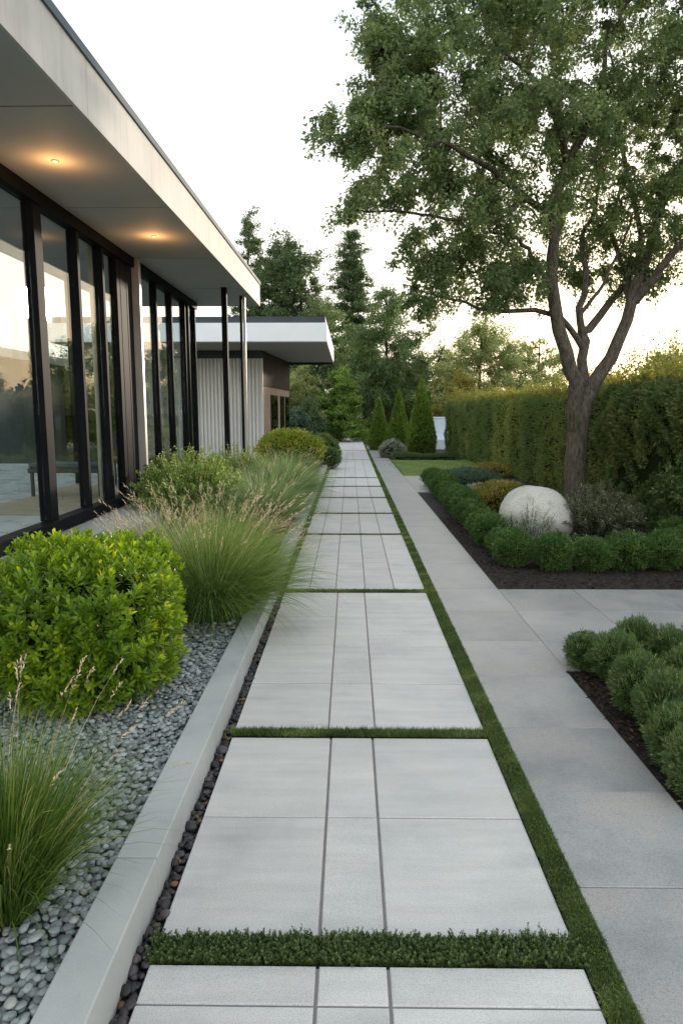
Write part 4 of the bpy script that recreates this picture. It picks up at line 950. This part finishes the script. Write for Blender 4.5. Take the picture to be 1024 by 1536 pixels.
# ------------------------------------------------------------------ left bed plants
def lime_shrub():
    c = np.array([-1.545, 3.95, .09]); rad = np.array([.50, .76, .41]); rot = R(9)
    root = thing('lime_shrub', 'big squarish bright lime green shrub with glossy leaves in the gravel bed', 'shrub', tuple(c))
    ns = 2300; u = rdir(ns); sq = 3.6; se = (np.abs(u)**sq).sum(1)**(-1/sq); Q = u*se[:, None]
    k = 1+.09*wob(Q, 2.6, 5)+.05*wob(Q, 7, 6); Q = Q*k[:, None]; dp = 1-.30*rng.random(ns)**2
    nr = unit(np.sign(u)*np.abs(u)**2.2/rad); B = Q*rad*dp[:, None]; B[:, 2] += rad[2]
    g_ = B[:, 2] > .04; B, nr = B[g_], nr[g_]; ns = len(B)
    d = unit(nr*.8+np.array([0, 0, .75])+rng.normal(size=(ns, 3))*.28)
    per = 13; ix = np.repeat(np.arange(ns), per); t = np.tile(np.linspace(0, 1, per), ns); a = np.tile(np.arange(per)*2.4, ns)+np.repeat(rng.random(ns)*6.28, per)
    ref = unit(np.cross(d, [.3, .2, 1.0])); r2 = np.cross(d, ref)
    rad_d = ref[ix]*np.cos(a)[:, None]+r2[ix]*np.sin(a)[:, None]
    P = B[ix]+d[ix]*((t-.6)*.085)[:, None]+rad_d*.003
    A_ = unit(rad_d*(1.0-.55*t)[:, None]+d[ix]*(.35+.75*t)[:, None]+rng.normal(size=(len(P), 3))*.12)
    Nn = unit(d[ix]-rad_d*.2+rng.normal(size=(len(P), 3))*.15)
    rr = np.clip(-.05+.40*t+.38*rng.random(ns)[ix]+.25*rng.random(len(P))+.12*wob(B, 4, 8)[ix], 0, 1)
    ca, sa = cos(rot), sin(rot); Rm = np.array([[ca, sa, 0], [-sa, ca, 0], [0, 0, 1]])
    iv, jf = ICO3; se = (np.abs(iv)**4).sum(1)**(-.25); cv = iv*se[:, None]*rad*.62; cv[:, 2] = np.maximum(cv[:, 2]+rad[2], .02)
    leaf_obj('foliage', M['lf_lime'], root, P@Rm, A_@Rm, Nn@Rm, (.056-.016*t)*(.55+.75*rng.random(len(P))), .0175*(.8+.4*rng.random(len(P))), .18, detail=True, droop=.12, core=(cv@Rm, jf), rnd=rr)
    paths = [((np.array([[cos(a)*.03, sin(a)*.03, -.05], [cos(a)*.15, sin(a)*.18, .25], [cos(a)*.3, sin(a)*.45, .6]])), [.014, .011, .004]) for a in np.arange(8)*.785]
    V, F = tubes(paths, 6); mesh_np('stems', V, F, M['barkd'], root, smooth=True)
lime_shrub()
grass_clump('feather_grass', 'large arching feather grass clump spilling over the kerb, right behind the lime shrub', (-1.10, 5.25, .09), 8500, 1.0, .22, .80, M['blade2'], 110, M['seed'], .13, .0042, (.7, 2.0), group='ornamental grasses', seed_up=.32, bias=(.05, 0))
grass_clump('feather_grass', 'bright green grass tuft with dry seed stems in the near left gravel', (-1.12, 2.0, .09), 3000, .62, .10, .50, M['blade'], 45, M['seed'], .06, .0042, (.3, 1.4), group='ornamental grasses', seed_up=.20, seedlift=1.28)
grass_clump('seed_grass', 'beige seeded grass tuft standing between the lime shrub and the glass', (-1.75, 6.1, .09), 1500, .70, .2, .5, M['blade2'], 170, M['seed'], .09, .004, (.4, 1.2), group='ornamental grasses', seed_up=.3)
grass_clump('seed_grass', 'rusty brown seeded grass tuft behind the large feather grass', (-1.25, 7.3, .09), 1300, .62, .2, .7, M['blade2'], 190, M['seedp'], .12, .004, (.6, 1.6), group='ornamental grasses', seed_up=.6, bias=(.35, 0))
grass_clump('blue_grass', 'soft blue green fountain grass leaning over the kerb in mid bed', (-1.20, 9.3, .09), 5200, .92, .24, .8, M['bladeb'], 50, M['seed'], .10, .006, (.6, 1.9), group='ornamental grasses', seed_up=.35)
grass_clump('blue_grass', 'pale feathery fountain grass farther along the kerb', (-1.20, 11.8, .09), 4800, 1.0, .30, .8, M['bladeb'], 70, M['seed'], .10, .007, (.6, 1.7), group='ornamental grasses', seed_up=.4)
grass_clump('blue_grass', 'smaller pale fountain grass before the yellow mound', (-1.25, 14.2, .09), 2400, .85, .24, .75, M['bladeb'], 70, M['seed'], .10, .009, (.6, 1.7), group='ornamental grasses', seed_up=.4)
loose_shrub('airy_shrub', 'airy light green shrub with tiny pale flowers in front of the pavilion glass', (-2.25, 9.6, .09), (.85), 1.12, 560, 120, .034, .015, M['lf_airy'], flower=90, fl_h=1.3)
loose_shrub('airy_shrub', 'thin feathery green shrub at the foot of the black column', (-2.1, 12.6, .09), .75, 1.05, 300, 90, .036, .015, M['lf_airy'], flower=40, fl_h=1.3)
loose_shrub('dark_low_shrub', 'dark low leafy shrub against the steel post of the pavilion', (-2.75, 10.3, .365), .42, .75, 160, 90, .04, .02, M['lf_dark'])
loose_shrub('low_gravel_plant', 'small grey green plant in the gravel left of the lime shrub', (-2.15, 3.9, .09), .22, .35, 60, 60, .04, .012, M['lf_grey'], cat='plant')
c = D(435, 665, 19.5); shell_plant('yellow_mound', 'rounded yellow green mound shrub in front of the ribbed wall', 'shrub', (c[0], 19.5, .05), (.90, .95, .60), 15000, .07, .04, M['lf_yel'], lump=.10, seed=91, up=.4, depth=.25)
c = D(484, 655, 23.5); shell_plant('olive_mound', 'grey green mound shrub behind the yellow mound', 'shrub', (c[0], 23.5, 0), (.56, .6, .48), 6000, .07, .035, M['lf_hedge'], lump=.15, seed=92)
c = D(489, 672, 20.6); shell_plant('green_ball', 'small fine leaved green ball overhanging the far kerb end', 'shrub', (c[0], 20.6, .0), (.42, .4, .33), 5000, .06, .015, M['lf_needle'], lump=.10, seed=93, up=.6)

# far end of the path
Y = 48.5; c = D(530, 650, Y); shell_plant('low_green_hedge', 'low rounded green hedge closing the far end of the path', 'hedge', (c[0], Y, 0), (2.7, 1.0, .48), 9000, .13, .07, M['lf_hedge'], lump=.10, seed=95, sq=3)
# ------------------------------------------------------------------ trees beyond
def at(px, Y): return D(px, 600, Y)[0]
def hgt(py, Y): return D(525, py, Y)[2]
s_ = lambda wpx, Y: wpx*Y/1030
bg_tree('slender_tree', 'slender tall tree rising behind the pavilion roof end', at(380, 52), 52, hgt(312, 52), s_(48, 52), M['lf_bg1'], n=95, per=110, ll=.18, rad=.38, crown0=.40, shape='column')
bg_tree('broad_tree', 'broad dense dark tree behind the white edged roof', at(430, 50), 50, hgt(362, 50), s_(135, 50), M['lf_bg1'], n=330, per=170, ll=.19, rad=.52, crown0=.12, shape='column', r0=.35)
bg_tree('broad_tree', 'lower rounded tree half hidden behind the corner of the white roof', at(478, 46), 46, hgt(440, 46), s_(85, 46), M['lf_bg2'], n=110, per=130, ll=.18, rad=.5, crown0=.12)
bg_tree('spruce_tree', 'tall open spruce with tiered branches above the path end', at(527, 62), 62, hgt(352, 62), s_(128, 62), M['lf_bg1'], n=210, per=85, ll=.20, rad=.50, crown0=.10, shape='spruce', r0=.3)
bg_tree('feathery_tree', 'pale green feathery tree right of the spruce', at(578, 44), 44, hgt(432, 44), s_(125, 44), M['lf_bg2'], n=170, per=110, ll=.17, rad=.45, crown0=.2, shape='oval', r0=.16)
bg_tree('dark_tree', 'dark tree deep behind the bright green pyramid tree', at(545, 58), 58, hgt(500, 58), s_(110, 58), M['lf_bg1'], n=130, per=130, ll=.22, rad=.6, crown0=.05)
bg_tree('dark_tree', 'dark rounded tree behind the cone shaped conifers', at(608, 52), 52, hgt(530, 52), s_(90, 52), M['lf_bg1'], n=120, per=140, ll=.2, rad=.55, crown0=.1)
bg_tree('bright_pyramid_tree', 'bright green pyramid shaped young tree at the end of the path', at(510, 40), 40, hgt(556, 40), s_(76, 40), M['lf_bgbright'], n=170, per=90, ll=.14, rad=.28, crown0=.05, shape='cone', r0=.08, group=None)
bg_tree('pale_shrub_tree', 'pale olive bushy tree beside the brown house wall', at(452, 40), 40, hgt(548, 40), s_(80, 40), M['lf_olive'], n=110, per=110, ll=.13, rad=.35, crown0=.03, r0=.08)
bg_tree('dark_shrub', 'dark green bush in front of the pale olive tree', at(437, 36), 36, hgt(612, 36), s_(50, 36), M['lf_blue'], n=60, per=110, ll=.11, rad=.25, crown0=.02, r0=.05, cat='shrub')
bg_tree('dark_shrub', 'dark green bush left of the bright pyramid tree', at(464, 38), 38, hgt(606, 38), s_(40, 38), M['lf_bg1'], n=60, per=110, ll=.11, rad=.28, crown0=.02, r0=.05, cat='shrub')
bg_tree('golden_tree', 'sunlit yellow green tree beyond the left half of the hedge', at(722, 42), 42, hgt(482, 42), s_(150, 42), M['lf_olive'], n=190, per=85, ll=.16, rad=.42, crown0=.2, r0=.16)
bg_tree('golden_tree', 'loose sunlit tree between the golden tree and the trunk', at(805, 46), 46, hgt(505, 46), s_(110, 46), M['lf_olive'], n=120, per=70, ll=.17, rad=.42, crown0=.15, r0=.14)
bg_tree('golden_tree', 'thin light leaved tree right of the spruce top gap', at(665, 50), 50, hgt(505, 50), s_(70, 50), M['lf_bg2'], n=80, per=80, ll=.18, rad=.42, crown0=.15, r0=.14)
bg_tree('golden_shrub', 'bright yellow shrub showing over the left end of the hedge', at(690, 34), 34, hgt(560, 34), s_(90, 34), M['lf_gold'], n=90, per=90, ll=.12, rad=.28, crown0=.1, r0=.07, cat='shrub')
bg_tree('garden_edge_tree', 'pale leafy tree behind the dark hedge at the right edge', at(1000, 30), 30, hgt(520, 30), s_(140, 30), M['lf_olive'], n=150, per=80, ll=.13, rad=.33, crown0=.15, r0=.12)
bg_tree('garden_edge_tree', 'leafy tree tip entering beyond the right hedge', at(1075, 22), 22, hgt(478, 22), s_(130, 22), M['lf_olive'], n=120, per=80, ll=.11, rad=.28, crown0=.2, r0=.10)
bg_tree('garden_edge_tree', 'low sunlit tree between the trunk and the right hedge', at(905, 38), 38, hgt(560, 38), s_(110, 38), M['lf_gold'], n=110, per=80, ll=.15, rad=.36, crown0=.1, r0=.12)
# seen through the pavilion
bg_tree('field_tree', 'golden green tree seen through the second glass bay of the pavilion', at(88, 30), 30, hgt(528, 30), s_(110, 30), M['lf_gold'], n=130, per=90, ll=.13, rad=.35, crown0=.05, r0=.12)
bg_tree('field_tree', 'dark green tree seen through the third glass bay of the pavilion', at(150, 34), 34, hgt(500, 34), s_(120, 34), M['lf_bg1'], n=150, per=120, ll=.15, rad=.42, crown0=.03, r0=.14)
bg_tree('field_tree', 'distant tree far left beyond the annex', at(-20, 60), 60, hgt(490, 60), s_(110, 60), M['lf_bg2'], n=80, per=90, ll=.2, rad=.5, crown0=.1, r0=.14)
bg_tree('field_tree', 'dark tree behind the stone pier of the low house', at(225, 38), 38, hgt(505, 38), s_(110, 38), M['lf_bg1'], n=120, per=120, ll=.16, rad=.42, crown0=.03, r0=.14)
# far woodland closing the horizon
nw = 16000; th = rng.uniform(-1.15, 1.15, nw); d_ = rng.uniform(85, 110, nw); hw = 5.0+2.2*np.sin(th*17)+1.5*np.sin(th*41+1)+1.0*np.sin(th*90)
P = np.stack([np.sin(th)*d_, np.cos(th)*d_, hw*rng.random(nw)**.6], 1)
V, F, _ = leaves(P, rdir(nw), rdir(nw), rng.uniform(.6, 1.2, nw), rng.uniform(.4, .8, nw))
stuff('far_wood', 'distant low wood along the horizon', V, F, M['lf_bg1'], rng.random(nw), cat='wood')

# ------------------------------------------------------------------ light and sky
AZ, EL = R(24), R(8)
w = bpy.data.worlds.new('World'); S.world = w; w.use_nodes = True; nt = w.node_tree
bg = nt.nodes['Background']; sky = N(nt, 'ShaderNodeTexSky'); sky.sky_type = 'NISHITA'; sky.sun_disc = False
sky.sun_elevation = EL; sky.sun_rotation = AZ; sky.air_density = 1.0; sky.dust_density = 2.5; sky.ozone_density = 1.0
# thin bright high cloud veils the whole sky, brightened behind the camera to add fill light
tc = N(nt, 'ShaderNodeTexCoord'); n = N(nt, 'ShaderNodeTexNoise'); n.inputs['Scale'].default_value = 1.3; n.inputs['Detail'].default_value = 4
L(nt, tc.outputs['Generated'], n.inputs['Vector'])
sp = N(nt, 'ShaderNodeSeparateXYZ'); L(nt, tc.outputs['Generated'], sp.inputs[0])
ad = N(nt, 'ShaderNodeMath', operation='MULTIPLY_ADD'); ad.inputs[1].default_value = .22; L(nt, n.outputs['Fac'], ad.inputs[0]); L(nt, sp.outputs['Z'], ad.inputs[2])
veil = ramp(nt, [(.18, (1.0, .96, .90)), (.36, (.95, .94, .92)), (.66, (.60, .67, .74))]); L(nt, ad.outputs[0], veil.inputs['Fac'])
br = N(nt, 'ShaderNodeMapRange'); br.inputs[1].default_value = .6; br.inputs[2].default_value = -.6; br.inputs[3].default_value = 9.4; br.inputs[4].default_value = 15.5; L(nt, sp.outputs['Y'], br.inputs[0])
vs = N(nt, 'ShaderNodeVectorMath'); vs.operation = 'SCALE'; L(nt, br.outputs[0], vs.inputs['Scale']); L(nt, veil.outputs[0], vs.inputs[0])
mx = N(nt, 'ShaderNodeMix', data_type='RGBA'); mx.inputs[0].default_value = .80
L(nt, sky.outputs[0], mx.inputs[6]); L(nt, vs.outputs[0], mx.inputs[7]); L(nt, mx.outputs[2], bg.inputs['Color'])
bg.inputs['Strength'].default_value = .11
sd = bpy.data.lights.new('sun', 'SUN'); sd.energy = 2.0; sd.angle = R(2.5); sd.color = (1, .85, .68)
so = bpy.data.objects.new('sun', sd); COL.objects.link(so); so.rotation_euler = (pi/2-EL, 0, pi-AZ)
S.view_settings.view_transform = 'Standard'; S.view_settings.look = 'None'; S.view_settings.exposure = .74; S.view_settings.gamma = 1
S.cycles.max_bounces = 7; S.cycles.diffuse_bounces = 3; S.cycles.transparent_max_bounces = 12; S.cycles.glossy_bounces = 4
S.cycles.sample_clamp_indirect = 4; S.cycles.caustics_reflective = False; S.cycles.caustics_refractive = False
